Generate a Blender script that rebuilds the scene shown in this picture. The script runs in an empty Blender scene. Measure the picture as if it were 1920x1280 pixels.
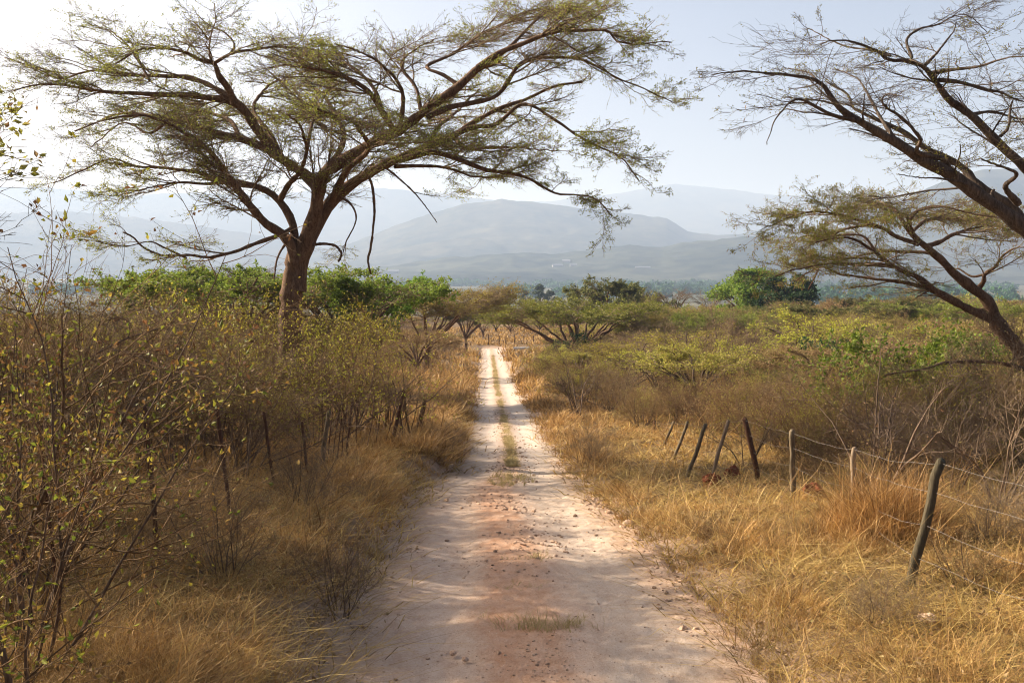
import bpy, math, random
import numpy as np
from mathutils import Vector

# ------------------------------------------------------------------ camera, sky, sun, exposure
SC = bpy.context.scene
COL = SC.collection
F_PX, CX, CY = 2133.0, 960.0, 640.0          # photo pixels
HZ = 500.0                                   # photo row of the horizon
EYE = 2.7
PITCH = math.atan((CY - HZ) / F_PX)

cd = bpy.data.cameras.new('camera'); cam = bpy.data.objects.new('camera', cd); COL.objects.link(cam)
cd.sensor_width = 36.0; cd.lens = 36.0 * F_PX / 1920.0
cd.clip_start = 0.05; cd.clip_end = 60000.0
cam.location = (0, 0, EYE); cam.rotation_euler = (math.pi / 2 - PITCH, 0, 0)
SC.camera = cam

SUN_EL = math.radians(27.0)
SUN_DIR = Vector((-0.90, 0.43, 0)).normalized() * math.cos(SUN_EL) + Vector((0, 0, math.sin(SUN_EL)))
w = bpy.data.worlds.new('World'); SC.world = w; w.use_nodes = True
nt = w.node_tree; nt.nodes.clear()
sky = nt.nodes.new('ShaderNodeTexSky'); sky.sky_type = 'NISHITA'; sky.sun_disc = False
sky.sun_elevation = SUN_EL; sky.sun_rotation = math.atan2(SUN_DIR.x, SUN_DIR.y)
sky.altitude = 800; sky.air_density = 0.5; sky.dust_density = 10.0; sky.ozone_density = 0.0
bg = nt.nodes.new('ShaderNodeBackground'); bg.inputs[1].default_value = 0.08
wo = nt.nodes.new('ShaderNodeOutputWorld')
nt.links.new(sky.outputs[0], bg.inputs[0]); nt.links.new(bg.outputs[0], wo.inputs[0])

sd = bpy.data.lights.new('sun', 'SUN'); sd.energy = 5.0; sd.angle = math.radians(0.6); sd.color = (1.0, 0.89, 0.75)
sun = bpy.data.objects.new('sun', sd); COL.objects.link(sun)
sun.rotation_euler = SUN_DIR.to_track_quat('Z', 'Y').to_euler(); sun.location = (-60, 40, 60)

SC.view_settings.view_transform = 'Standard'; SC.view_settings.look = 'None'
SC.view_settings.exposure = 1.44; SC.view_settings.gamma = 1.0
SC.render.engine = 'CYCLES'
cy = SC.cycles
cy.filter_width = 1.1
cy.max_bounces = 5; cy.diffuse_bounces = 2; cy.glossy_bounces = 1; cy.transmission_bounces = 2
cy.transparent_max_bounces = 8; cy.volume_bounces = 0
cy.use_denoising = True; cy.denoiser = 'OPENIMAGEDENOISE'; cy.sample_clamp_indirect = 4.0
cy.caustics_reflective = False; cy.caustics_refractive = False

# ------------------------------------------------------------------ helpers
_c, _s = math.cos(PITCH), math.sin(PITCH)
def P(px, py, d):
    """the world point seen at photo pixel px,py at forward distance y = d"""
    cx = (px - CX) / F_PX; cyy = -(py - CY) / F_PX
    k = d / (_c + cyy * _s)
    return np.array([cx * k, d, EYE + (cyy * _c - _s) * k])

def smooth(a, b, x):
    t = np.clip((np.asarray(x, float) - a) / (b - a), 0, 1); return t * t * (3 - 2 * t)

def vnoise(x, y, seed=0):
    x = np.asarray(x, float); y = np.asarray(y, float)
    xi = np.floor(x).astype(np.int64); yi = np.floor(y).astype(np.int64)
    fx = x - xi; fy = y - yi; fx = fx * fx * (3 - 2 * fx); fy = fy * fy * (3 - 2 * fy)
    def h(a, b):
        n = (a * 374761393 + b * 668265263 + seed * 974711) & 0xffffffff
        n = ((n ^ (n >> 13)) * 1274126177) & 0xffffffff
        n = ((n ^ (n >> 16)) * 2246822519) & 0xffffffff
        return ((n ^ (n >> 15)) & 0xffff) / 65535.0
    return (h(xi, yi) * (1 - fx) + h(xi + 1, yi) * fx) * (1 - fy) + (h(xi, yi + 1) * (1 - fx) + h(xi + 1, yi + 1) * fx) * fy
def fbm(x, y, seed=0, oct=4):
    v = 0; a = 0.5; s = 0
    for o in range(oct):
        v = v + a * (vnoise(x * 2 ** o + 17 * o, y * 2 ** o - 9 * o, seed + o) - .5); s += a; a *= .5
    return v / s * 2

class Geo:
    def __init__(self): self.V = []; self.q = []; self.t = []; self.n = 0; self.attr = []
    def add(self, V, quads=None, tris=None, m=0, sm=True):
        V = np.asarray(V, np.float32).reshape(-1, 3)
        if quads is not None and len(quads): self.q.append((np.asarray(quads) + self.n, m, sm))
        if tris is not None and len(tris): self.t.append((np.asarray(tris) + self.n, m, sm))
        self.V.append(V); self.n += len(V)
    def tubes(self, pts, rad, k=3, m=0, cap=False):
        pts = np.asarray(pts, float); rad = np.asarray(rad, float)
        M, n, _ = pts.shape
        if M == 0: return
        t = np.gradient(pts, axis=1); t /= np.linalg.norm(t, axis=2, keepdims=True) + 1e-9
        ref = np.zeros((M, 1, 3)); mt = np.abs(t[:, :, 2]).mean(1)
        v = mt > .75; ref[v, 0, 0] = 1; ref[~v, 0, 2] = 1
        s = np.cross(t, ref); s /= np.linalg.norm(s, axis=2, keepdims=True) + 1e-9
        u = np.cross(s, t)
        a = np.arange(k) * 2 * math.pi / k
        ring = pts[:, :, None, :] + rad[:, :, None, None] * (np.cos(a)[None, None, :, None] * s[:, :, None, :] + np.sin(a)[None, None, :, None] * u[:, :, None, :])
        base = (np.arange(M) * n * k)[:, None, None]
        i = (np.arange(n - 1) * k)[None, :, None]; j = np.arange(k)[None, None, :]; j2 = (j + 1) % k
        q = np.stack([base + i + j, base + i + j2, base + i + k + j2, base + i + k + j], -1).reshape(-1, 4)
        tr = None
        if cap:
            e = (base[:, 0, 0] + (n - 1) * k)[:, None]
            tr = np.concatenate([np.stack([e[:, 0], e[:, 0] + c, e[:, 0] + c + 1], 1) for c in range(1, k - 1)])
        self.add(ring.reshape(-1, 3), q, tr, m)
    def tube(self, pts, rad, k=6, m=0, cap=True):
        self.tubes(np.asarray(pts)[None], np.asarray(rad)[None], k, m, cap)
    def leaves(self, c, la, wa, rng, m=0, axis=None, flat=0.0):
        n = len(c)
        if n == 0: return
        u = rng.normal(size=(n, 3)) if axis is None else axis + rng.normal(0, .45, (n, 3))
        u[:, 2] *= (1 - flat); u /= np.linalg.norm(u, axis=1, keepdims=True) + 1e-9
        r = rng.normal(size=(n, 3)); r[:, 2] *= 1 - .0 * flat
        v = np.cross(u, r)
        if flat: v[:, 2] *= (1 - flat)
        v /= np.linalg.norm(v, axis=1, keepdims=True) + 1e-9
        la = (la * rng.uniform(.6, 1.3, n))[:, None]; wa = (wa * rng.uniform(.7, 1.2, n))[:, None]
        nn = np.cross(u, v) * la * .18
        V = np.stack([c - u * la * .1, c + u * la * .4 + v * wa + nn, c + u * la, c + u * la * .4 - v * wa + nn], 1)
        q = (np.arange(n) * 4)[:, None] + np.arange(4)[None]
        self.add(V.reshape(-1, 3), q, None, m, False)
    def mesh(self, name, mats):
        me = bpy.data.meshes.new(name)
        V = np.concatenate(self.V) if self.V else np.zeros((0, 3), np.float32)
        me.vertices.add(len(V)); me.vertices.foreach_set('co', V.ravel())
        loops = []; tot = []; mi = []; sm = []
        for arr, cnt in ((self.q, 4), (self.t, 3)):
            for f, m, s in arr:
                loops.append(f.ravel()); tot.append(np.full(len(f), cnt)); mi.append(np.full(len(f), m)); sm.append(np.full(len(f), s))
        L = np.concatenate(loops).astype(np.int32); T = np.concatenate(tot).astype(np.int32)
        me.loops.add(len(L)); me.loops.foreach_set('vertex_index', L)
        me.polygons.add(len(T))
        st = np.concatenate([[0], np.cumsum(T)[:-1]]).astype(np.int32)
        me.polygons.foreach_set('loop_start', st)
        me.polygons.foreach_set('material_index', np.concatenate(mi).astype(np.int32))
        me.polygons.foreach_set('use_smooth', np.concatenate(sm).astype(bool))
        for mt in (mats if isinstance(mats, (list, tuple)) else [mats]): me.materials.append(mt)
        me.update(calc_edges=True); me.validate()
        return me

def link(name, data, parent=None):
    o = bpy.data.objects.new(name, data); COL.objects.link(o)
    if parent is not None: o.parent = parent
    return o
def tag(o, label=None, cat=None, group=None, kind=None):
    if label: o['label'] = label
    if cat: o['category'] = cat
    if group: o['group'] = group
    if kind: o['kind'] = kind
    return o
def empty(name, loc, label, cat, group=None):
    o = link(name, None); o.location = [float(v) for v in loc]; o.empty_display_size = .2
    return tag(o, label, cat, group)

# ------------------------------------------------------------------ materials
def new_mat(name):
    m = bpy.data.materials.new(name); m.use_nodes = True; m.node_tree.nodes.clear(); return m, m.node_tree
def N(t, ty, **kw):
    n = t.nodes.new(ty)
    for k, v in kw.items(): setattr(n, k, v)
    return n
def ramp(t, fac, stops):
    r = N(t, 'ShaderNodeValToRGB'); e = r.color_ramp.elements
    while len(e) < len(stops): e.new(.5)
    for el, (p, c) in zip(e, stops): el.position = p; el.color = (*c, 1)
    t.links.new(fac, r.inputs[0]); return r.outputs[0]
def noise(t, scale, detail=4, vec=None, rough=.6):
    n = N(t, 'ShaderNodeTexNoise'); n.inputs['Scale'].default_value = scale; n.inputs['Detail'].default_value = detail; n.inputs['Roughness'].default_value = rough
    if vec is not None: t.links.new(vec, n.inputs['Vector'])
    return n.outputs['Fac']
def mixc(t, f, a, b, mode='MIX'):
    x = N(t, 'ShaderNodeMix', data_type='RGBA', blend_type=mode)
    for s, v in ((x.inputs[0], f), (x.inputs[6], a), (x.inputs[7], b)):
        if isinstance(v, (int, float)): s.default_value = v
        elif isinstance(v, tuple): s.default_value = (*v, 1)
        else: t.links.new(v, s)
    return x.outputs[2]
def math_(t, op, a, b=0.0, clamp=False):
    x = N(t, 'ShaderNodeMath', operation=op); x.use_clamp = clamp
    for i, v in enumerate((a, b)):
        if isinstance(v, (int, float)): x.inputs[i].default_value = v
        else: t.links.new(v, x.inputs[i])
    return x.outputs[0]

def leaf_mat(name, cols, trans=.35, obj_var=.25, patch=False):
    """thin leaves: each leaf (mesh island) and each plant gets its own tone"""
    m, t = new_mat(name)
    g = N(t, 'ShaderNodeNewGeometry'); oi = N(t, 'ShaderNodeObjectInfo')
    k = len(cols)
    c = ramp(t, g.outputs['Random Per Island'], [(i / max(k - 1, 1), cc) for i, cc in enumerate(cols)])
    if patch:                                       # stands of greyer, browner and paler straw
        n1 = noise(t, .9, 4, g.outputs['Position'], .6); n2 = noise(t, 4.5, 3, g.outputs['Position'], .6)
        c = mixc(t, 1.0, c, ramp(t, n1, [(.32, (.58, .54, .53)), (.44, (.88, .84, .80)), (.55, (1, .97, .9)), (.68, (1.0, .86, .62))]), 'MULTIPLY')
        c = mixc(t, 1.0, c, ramp(t, n2, [(.36, (.52, .48, .45)), (.56, (1, 1, 1))]), 'MULTIPLY')
    hv = N(t, 'ShaderNodeHueSaturation'); t.links.new(c, hv.inputs['Color'])
    ad = math_(t, 'ADD', math_(t, 'MULTIPLY', oi.outputs['Random'], .04), .48); t.links.new(ad, hv.inputs['Hue'])
    t.links.new(math_(t, 'ADD', math_(t, 'MULTIPLY', oi.outputs['Random'], obj_var * 2), 1 - obj_var), hv.inputs['Value'])
    d = N(t, 'ShaderNodeBsdfPrincipled'); t.links.new(hv.outputs[0], d.inputs['Base Color']); d.inputs['Roughness'].default_value = .65
    d.inputs['Specular IOR Level'].default_value = .25
    tr = N(t, 'ShaderNodeBsdfTranslucent'); t.links.new(hv.outputs[0], tr.inputs[0])
    mx = N(t, 'ShaderNodeMixShader'); mx.inputs[0].default_value = trans
    t.links.new(d.outputs[0], mx.inputs[1]); t.links.new(tr.outputs[0], mx.inputs[2])
    o = N(t, 'ShaderNodeOutputMaterial'); t.links.new(mx.outputs[0], o.inputs[0]); return m

def wood_mat(name, c0, c1, c2, scale=6.0, bump=.5, stretch=(1, 1, .22), isl=True, rough=.9, own=False):
    m, t = new_mat(name)
    tc = N(t, 'ShaderNodeTexCoord'); mp = N(t, 'ShaderNodeMapping'); mp.inputs['Scale'].default_value = stretch
    t.links.new(tc.outputs['Object'], mp.inputs[0])
    n1 = noise(t, scale, 6, mp.outputs[0], .7); n2 = noise(t, scale * 7, 3, mp.outputs[0])
    c = ramp(t, n1, [(.3, c0), (.52, c1), (.72, c2)])
    c = mixc(t, .35, c, ramp(t, n2, [(.35, tuple(v * .45 for v in c0)), (.65, c2)]))
    if isl:
        g = N(t, 'ShaderNodeNewGeometry')
        hv = N(t, 'ShaderNodeHueSaturation'); t.links.new(c, hv.inputs['Color'])
        t.links.new(math_(t, 'ADD', math_(t, 'MULTIPLY', g.outputs['Random Per Island'], .8), .6), hv.inputs['Value']); c = hv.outputs[0]
    if own:                                         # every plant its own tone: grey, red-brown or straw
        oi = N(t, 'ShaderNodeObjectInfo'); c = mixc(t, 1.0, c, ramp(t, oi.outputs['Random'], [(0, (.50, .46, .47)), (.3, (.80, .70, .62)), (.5, (1, .95, .85)), (.75, (.62, .56, .55)), (1, (1.1, 1.0, .80))]), 'MULTIPLY')
    d = N(t, 'ShaderNodeBsdfPrincipled'); t.links.new(c, d.inputs['Base Color']); d.inputs['Roughness'].default_value = rough
    d.inputs['Specular IOR Level'].default_value = .15
    if bump:
        b = N(t, 'ShaderNodeBump'); b.inputs['Strength'].default_value = bump; b.inputs['Distance'].default_value = .03
        t.links.new(mixc(t, .5, n1, n2), b.inputs['Height']); t.links.new(b.outputs[0], d.inputs['Normal'])
    o = N(t, 'ShaderNodeOutputMaterial'); t.links.new(d.outputs[0], o.inputs[0]); return m

M = {}
M['bark'] = wood_mat('acacia_bark', (.055, .030, .019), (.15, .088, .052), (.30, .19, .115), 7, 1.0, isl=False)
M['bark_dark'] = wood_mat('dark_bark', (.03, .021, .016), (.075, .052, .038), (.17, .12, .085), 5, .9, isl=False)
M['bark_grey'] = wood_mat('grey_brown_bark', (.035, .027, .021), (.10, .074, .055), (.22, .165, .12), 7, 1.0, isl=False)
M['twig'] = wood_mat('acacia_twig', (.13, .09, .055), (.24, .168, .10), (.36, .26, .16), 4, 0)
M['twig_dark'] = wood_mat('dark_twig', (.045, .034, .026), (.10, .075, .055), (.17, .13, .095), 4, 0)
M['twig_brown'] = wood_mat('scrub_twig', (.12, .076, .036), (.25, .165, .083), (.39, .28, .15), 3, 0, own=True)
M['twig_grey'] = wood_mat('grey_twig', (.12, .09, .065), (.23, .175, .125), (.36, .285, .205), 3, 0, own=True)
M['stem'] = wood_mat('bush_stem', (.05, .032, .022), (.12, .08, .055), (.24, .17, .11), 7, .3)
M['leaf_acacia'] = leaf_mat('acacia_leaf', [(.19, .22, .03), (.29, .30, .045), (.38, .35, .08), (.23, .26, .045)])
M['leaf_green'] = leaf_mat('green_leaf', [(.09, .14, .018), (.15, .21, .025), (.22, .28, .035)])
M['leaf_umbrella'] = leaf_mat('umbrella_leaf', [(.12, .15, .02), (.21, .24, .03), (.33, .34, .045)], .3, .1)
M['leaf_dull'] = leaf_mat('dull_olive_leaf', [(.09, .10, .028), (.15, .15, .04), (.21, .18, .06)], .3, .15)
M['leaf_fig'] = leaf_mat('fig_leaf', [(.12, .20, .025), (.18, .28, .03), (.26, .34, .05)], .4, .1)
M['leaf_dark'] = leaf_mat('dark_leaf', [(.02, .05, .015), (.035, .085, .02), (.05, .11, .03)], .25)
M['leaf_olive'] = leaf_mat('olive_leaf', [(.22, .20, .035), (.32, .29, .05), (.40, .34, .08), (.28, .19, .07)])
M['leaf_yellow'] = leaf_mat('yellow_green_leaf', [(.27, .27, .025), (.40, .37, .035), (.47, .40, .06), (.30, .32, .04)])
M['leaf_bush'] = leaf_mat('bush_leaf', [(.12, .15, .024), (.22, .25, .032), (.36, .34, .048), (.38, .26, .05), (.20, .11, .04), (.14, .08, .035)], .38)
M['leaf_dry'] = leaf_mat('dry_leaf', [(.22, .13, .06), (.34, .22, .10), (.42, .30, .14), (.32, .27, .09)])
M['leaf_gum'] = leaf_mat('gum_leaf', [(.07, .10, .05), (.12, .15, .08), (.16, .18, .10)], .2)
M['grass'] = leaf_mat('dry_grass_blade', [(.23, .14, .048), (.50, .325, .10), (.64, .43, .14), (.82, .61, .27), (.37, .23, .078), (.60, .405, .13), (.16, .10, .045)], .28, 0, patch=True)
M['grass_green'] = leaf_mat('verge_grass_blade', [(.38, .28, .13), (.50, .38, .20), (.33, .26, .11)], .4, 0)
M['post'] = wood_mat('weathered_post', (.07, .055, .035), (.15, .115, .07), (.26, .20, .125), 9, .5, (1, 1, .12), False)
M['post_dark'] = wood_mat('dark_post', (.035, .03, .018), (.075, .062, .036), (.14, .11, .065), 9, .6, (1, 1, .12), False)
M['post_pale'] = wood_mat('pale_post', (.16, .11, .07), (.27, .20, .13), (.40, .31, .21), 9, .5, (1, 1, .12), False)
M['rust'] = wood_mat('rusty_iron', (.045, .022, .014), (.09, .043, .025), (.16, .08, .045), 22, .4, (1, 1, 1), False, .8)
M['rock'] = wood_mat('road_stone', (.32, .18, .10), (.48, .32, .21), (.62, .48, .36), 7, .5, (1, 1, 1), True)
M['clod'] = wood_mat('red_earth_clod', (.13, .035, .015), (.22, .065, .028), (.32, .11, .05), 7, .9, (1, 1, 1), False)
def plain(name, c, rough=.6, metal=0.0):
    m, t = new_mat(name); d = N(t, 'ShaderNodeBsdfPrincipled')
    tc = N(t, 'ShaderNodeTexCoord'); n = noise(t, 9, 3, tc.outputs['Object'])
    t.links.new(ramp(t, n, [(.3, tuple(v * .75 for v in c)), (.7, tuple(min(v * 1.2, 1) for v in c))]), d.inputs['Base Color'])
    d.inputs['Roughness'].default_value = rough; d.inputs['Metallic'].default_value = metal
    o = N(t, 'ShaderNodeOutputMaterial'); t.links.new(d.outputs[0], o.inputs[0]); return m
M['wire'] = plain('galvanised_wire', (.20, .175, .15), .7, .1)
M['white'] = plain('white_paint', (.78, .77, .74))
M['limewash'] = plain('limewashed_wall', (.20, .19, .18))
M['tin'] = plain('tin_roof', (.17, .17, .18))

# ------------------------------------------------------------------ terrain
_yd = np.array([-80, -20, 0, 7.7, 9.8, 14.2, 20.3, 22.5, 30, 48, 65, 91, 128, 150, 200, 300, 500, 1000, 2000, 3000, 20000.])
_zd = np.array([-2.3, -2.5, -2.65, -2.84, -2.95, -3.38, -3.98, -4.18, -4.75, -5.85, -6.75, -8.15, -9.65, -9.9, -11.2, -14.5, -21, -32, -38, -40, -40]) + EYE
_ys = np.linspace(-80, 400, 2401); _z0 = np.interp(_ys, _yd, _zd)
_k = np.hanning(31); _k /= _k.sum(); _z0s = np.convolve(np.pad(_z0, 15, mode='edge'), _k, mode='valid')
def zr(y):
    y = np.asarray(y, float); return np.where(y < 395, np.interp(y, _ys, _z0s), np.interp(y, _yd, _zd))
_xd = np.array([-80, 0, 7.7, 14.2, 20.3, 24, 30, 48, 65, 91, 128, 200]); _xc = np.array([.6, .5, .28, .06, -.17, -.02, -.08, -.5, -.91, -1.42, -2.25, -4])
def xc(y): return np.interp(y, _xd, _xc)
def hw(y): return 1.52 - .34 * smooth(21.3, 23.2, y)
def lateral(x, y):
    x = np.asarray(x, float); y = np.asarray(y, float)
    s = x - xc(y); h = hw(y); f = 1 - smooth(160, 420, y)
    l = -s
    edge = .16 * fbm(y * .9, x * 0 + 3, 5, 3)
    b = smooth(h - .12, h + .62, l + edge) * (.40 - .16 * smooth(40, 90, y)) + np.clip(l - 2, 0, 30) * .018
    r = smooth(h, h + .9, s + edge) * .13 + np.clip(s - 3, 0, 75) * .03
    out = smooth(h + .1, h + 1.2, np.abs(s))
    n = out * (.10 * fbm(x * .7, y * .7, 11, 3) + .25 * fbm(x * .07, y * .07, 12, 2) * smooth(6, 20, np.abs(s)))
    return f * (b + r + n)
def gz(x, y): return zr(y) + lateral(x, y)

def grid_mesh(name, X, Y, Z, mat):
    g = Geo(); ny, nx = X.shape
    i = np.arange(ny * nx).reshape(ny, nx)
    q = np.stack([i[:-1, :-1], i[:-1, 1:], i[1:, 1:], i[1:, :-1]], -1).reshape(-1, 4)
    g.add(np.stack([X, Y, Z], -1).reshape(-1, 3), q); return g.mesh(name, mat)

def soil_mat():
    m, t = new_mat('dry_soil'); g = N(t, 'ShaderNodeNewGeometry'); pos = g.outputs['Position']
    sx = N(t, 'ShaderNodeSeparateXYZ'); t.links.new(pos, sx.inputs[0])
    n1 = noise(t, .9, 6, pos, .7); n2 = noise(t, 9, 5, pos, .7)
    near = ramp(t, n1, [(.3, (.09, .055, .028)), (.5, (.15, .095, .045)), (.7, (.22, .145, .07))])
    near = mixc(t, .4, near, ramp(t, n2, [(.3, (.06, .035, .018)), (.7, (.30, .20, .10))]))
    n3 = noise(t, .006, 5, pos, .65); n4 = noise(t, .0016, 4, pos)
    far = ramp(t, n3, [(.3, (.04, .05, .025)), (.48, (.08, .08, .04)), (.6, (.13, .115, .06)), (.75, (.22, .19, .11))])
    far = mixc(t, .5, far, ramp(t, n4, [(.4, (.05, .06, .03)), (.6, (.13, .115, .07))]))
    mr = N(t, 'ShaderNodeMapRange'); mr.inputs[1].default_value = 230; mr.inputs[2].default_value = 600; t.links.new(sx.outputs[1], mr.inputs[0])
    vg = N(t, 'ShaderNodeAttribute', attribute_name='roadside').outputs['Fac']
    near = mixc(t, vg, near, ramp(t, n2, [(.3, (.24, .155, .10)), (.6, (.44, .32, .235))]))
    c = mixc(t, mr.outputs[0], near, far)
    d = N(t, 'ShaderNodeBsdfPrincipled'); t.links.new(c, d.inputs['Base Color']); d.inputs['Roughness'].default_value = .95; d.inputs['Specular IOR Level'].default_value = .1
    b = N(t, 'ShaderNodeBump'); b.inputs['Strength'].default_value = .6; b.inputs['Distance'].default_value = .05; t.links.new(n2, b.inputs['Height']); t.links.new(b.outputs[0], d.inputs['Normal'])
    o = N(t, 'ShaderNodeOutputMaterial'); t.links.new(d.outputs[0], o.inputs[0]); return m

def road_mat():
    m, t = new_mat('dirt_track')
    at = N(t, 'ShaderNodeAttribute', attribute_name='across'); ax = at.outputs['Fac']
    al = N(t, 'ShaderNodeAttribute', attribute_name='along').outputs['Fac']
    g = N(t, 'ShaderNodeNewGeometry'); pos = g.outputs['Position']
    mp = N(t, 'ShaderNodeMapping'); mp.inputs['Scale'].default_value = (1, .25, 1); t.links.new(pos, mp.inputs[0])
    mq = N(t, 'ShaderNodeMapping'); mq.inputs['Scale'].default_value = (1, .45, 1); t.links.new(pos, mq.inputs[0])
    nw = noise(t, 1.6, 6, mp.outputs[0], .72); nf = noise(t, 7, 7, mq.outputs[0], .75); ng = noise(t, 55, 4, pos, .7)
    # across: -1 .. 1 over the half width; warp with noise
    a2 = math_(t, 'ADD', ax, math_(t, 'MULTIPLY', math_(t, 'SUBTRACT', nw, .5), .42))
    u = math_(t, 'MULTIPLY_ADD', a2, .5); u.node.inputs[2].default_value = .5
    white = (.52, .435, .345); pink = (.46, .305, .19); rust = (.46, .205, .09); grey = (.33, .235, .17)
    c = ramp(t, u, [(.02, grey), (.10, (.45, .33, .25)), (.22, (.54, .43, .35)), (.31, (.58, .41, .29)), (.38, rust), (.52, (.47, .245, .13)), (.59, (.58, .42, .31)), (.67, white), (.82, white), (.91, pink), (.99, (.44, .28, .18))])
    c = mixc(t, .36, c, ramp(t, nf, [(.36, (.33, .17, .09)), (.48, (.54, .38, .27)), (.62, (.66, .54, .44))]))
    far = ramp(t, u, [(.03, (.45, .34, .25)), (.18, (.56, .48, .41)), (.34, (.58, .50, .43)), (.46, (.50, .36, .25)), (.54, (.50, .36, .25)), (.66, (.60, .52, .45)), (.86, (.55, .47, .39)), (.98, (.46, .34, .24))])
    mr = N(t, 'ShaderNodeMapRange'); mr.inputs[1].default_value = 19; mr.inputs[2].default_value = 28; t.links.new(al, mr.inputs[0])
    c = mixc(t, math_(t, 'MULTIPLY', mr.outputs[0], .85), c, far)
    c = mixc(t, .22, c, ramp(t, ng, [(.35, (.24, .13, .07)), (.52, (.54, .40, .29)), (.7, (.70, .59, .49))]))
    for sc_, r_, th in ((34, .20, .66), (75, .24, .60)):        # embedded pebbles
        vo = N(t, 'ShaderNodeTexVoronoi'); vo.inputs['Scale'].default_value = sc_; t.links.new(pos, vo.inputs['Vector'])
        sp = N(t, 'ShaderNodeSeparateColor'); t.links.new(vo.outputs['Color'], sp.inputs[0])
        msk = math_(t, 'MULTIPLY', math_(t, 'LESS_THAN', vo.outputs['Distance'], r_), math_(t, 'GREATER_THAN', math_(t, 'ADD', sp.outputs[0], math_(t, 'MULTIPLY', math_(t, 'SUBTRACT', nw, .5), .5)), th))
        c = mixc(t, math_(t, 'MULTIPLY', msk, .85), c, ramp(t, sp.outputs[1], [(0, (.20, .10, .05)), (.5, (.38, .22, .12)), (.8, (.55, .43, .32)), (1, (.66, .57, .47))]))
    d = N(t, 'ShaderNodeBsdfPrincipled'); t.links.new(c, d.inputs['Base Color']); d.inputs['Roughness'].default_value = .95; d.inputs['Specular IOR Level'].default_value = .12
    b = N(t, 'ShaderNodeBump'); b.inputs['Strength'].default_value = .75; b.inputs['Distance'].default_value = .03
    t.links.new(math_(t, 'ADD', math_(t, 'MULTIPLY', nf, 1.2), math_(t, 'MULTIPLY', ng, .45)), b.inputs['Height']); t.links.new(b.outputs[0], d.inputs['Normal'])
    o = N(t, 'ShaderNodeOutputMaterial'); t.links.new(d.outputs[0], o.inputs[0]); return m

# one ground sheet to the horizon
gx = np.concatenate([-np.geomspace(12, 12000, 70)[::-1], np.arange(-11.8, 11.9, .2), np.geomspace(12, 12000, 70)])
gy = np.concatenate([np.arange(-60, 2, 4), np.arange(2, 45, .25), np.geomspace(45, 14000, 150)])
X, Y = np.meshgrid(gx, gy); S = np.abs(X - xc(Y))
Z = gz(X, Y) - .12 * (1 - smooth(hw(Y) - .30, hw(Y) + .20, S)) * (Y < 137)
gm = grid_mesh('ground', X, Y, Z, soil_mat())
at_ = gm.attributes.new('roadside', 'FLOAT', 'POINT'); at_.data.foreach_set('value', ((1 - smooth(hw(Y) + .05, hw(Y) + .75, S)) * (Y < 140)).astype(np.float32).ravel())
tag(link('ground', gm), kind='structure')

def rut(s, y):
    near = 1 - smooth(18, 30, y)
    tr = -.045 * (np.exp(-((s + .78) / .34) ** 2) + np.exp(-((s - .72) / .38) ** 2)) * near - .03 * (1 - near) * (np.exp(-((s + .55) / .25) ** 2) + np.exp(-((s - .5) / .25) ** 2))
    rough = .016 * fbm(s * 3.2, y * 1.6, 21, 4) + .02 * fbm(s * .9, y * .45, 22, 3)
    wash = .022 * fbm(s * 1.1 + 5, y * 3.3, 23, 3) * np.exp(-((s + .1) / .45) ** 2)
    grit = .010 * fbm(s * 9, y * 7, 25, 3) + .007 * fbm(s * 20, y * 13, 26, 2)
    return tr + rough + wash + grit * near
def road_z(s, y):
    return zr(y) + lateral(s + xc(y), y) + .012 + rut(s, y) - .22 * smooth(hw(y) - .02, hw(y) + .40, np.abs(s) + .22 * fbm(y * 1.3, np.sign(s) * 7., 29, 4))
ry = np.concatenate([np.arange(2, 30, .035), np.geomspace(30, 136, 260)]); rs = np.linspace(-1.95, 1.95, 141)
RS, RY = np.meshgrid(rs, ry); HWr = hw(RY)
RS = RS * (HWr + .35) / 1.9
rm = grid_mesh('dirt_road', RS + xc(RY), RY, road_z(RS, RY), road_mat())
for nm, arr in (('across', RS / HWr), ('along', RY)):
    at = rm.attributes.new(nm, 'FLOAT', 'POINT'); at.data.foreach_set('value', arr.astype(np.float32).ravel())
tag(link('dirt_road', rm), kind='structure')

# ------------------------------------------------------------------ far hills
def hill_mat(name, tint):
    m, t = new_mat(name); g = N(t, 'ShaderNodeNewGeometry'); pos = g.outputs['Position']
    n1 = noise(t, .0022, 6, pos, .65); n2 = noise(t, .012, 5, pos, .7)
    c = ramp(t, n1, [(.38, (.01, .018, .01)), (.47, (.05, .055, .03)), (.54, (.11, .10, .065)), (.64, (.24, .21, .15))])
    c = mixc(t, .45, c, ramp(t, n2, [(.4, (.012, .02, .01)), (.6, (.18, .16, .11))]))
    c = mixc(t, 1.0, c, tuple(v * .5 for v in tint), 'MULTIPLY')
    d = N(t, 'ShaderNodeBsdfPrincipled'); t.links.new(c, d.inputs['Base Color']); d.inputs['Roughness'].default_value = 1; d.inputs['Specular IOR Level'].default_value = 0
    o = N(t, 'ShaderNodeOutputMaterial'); t.links.new(d.outputs[0], o.inputs[0]); return m
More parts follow.
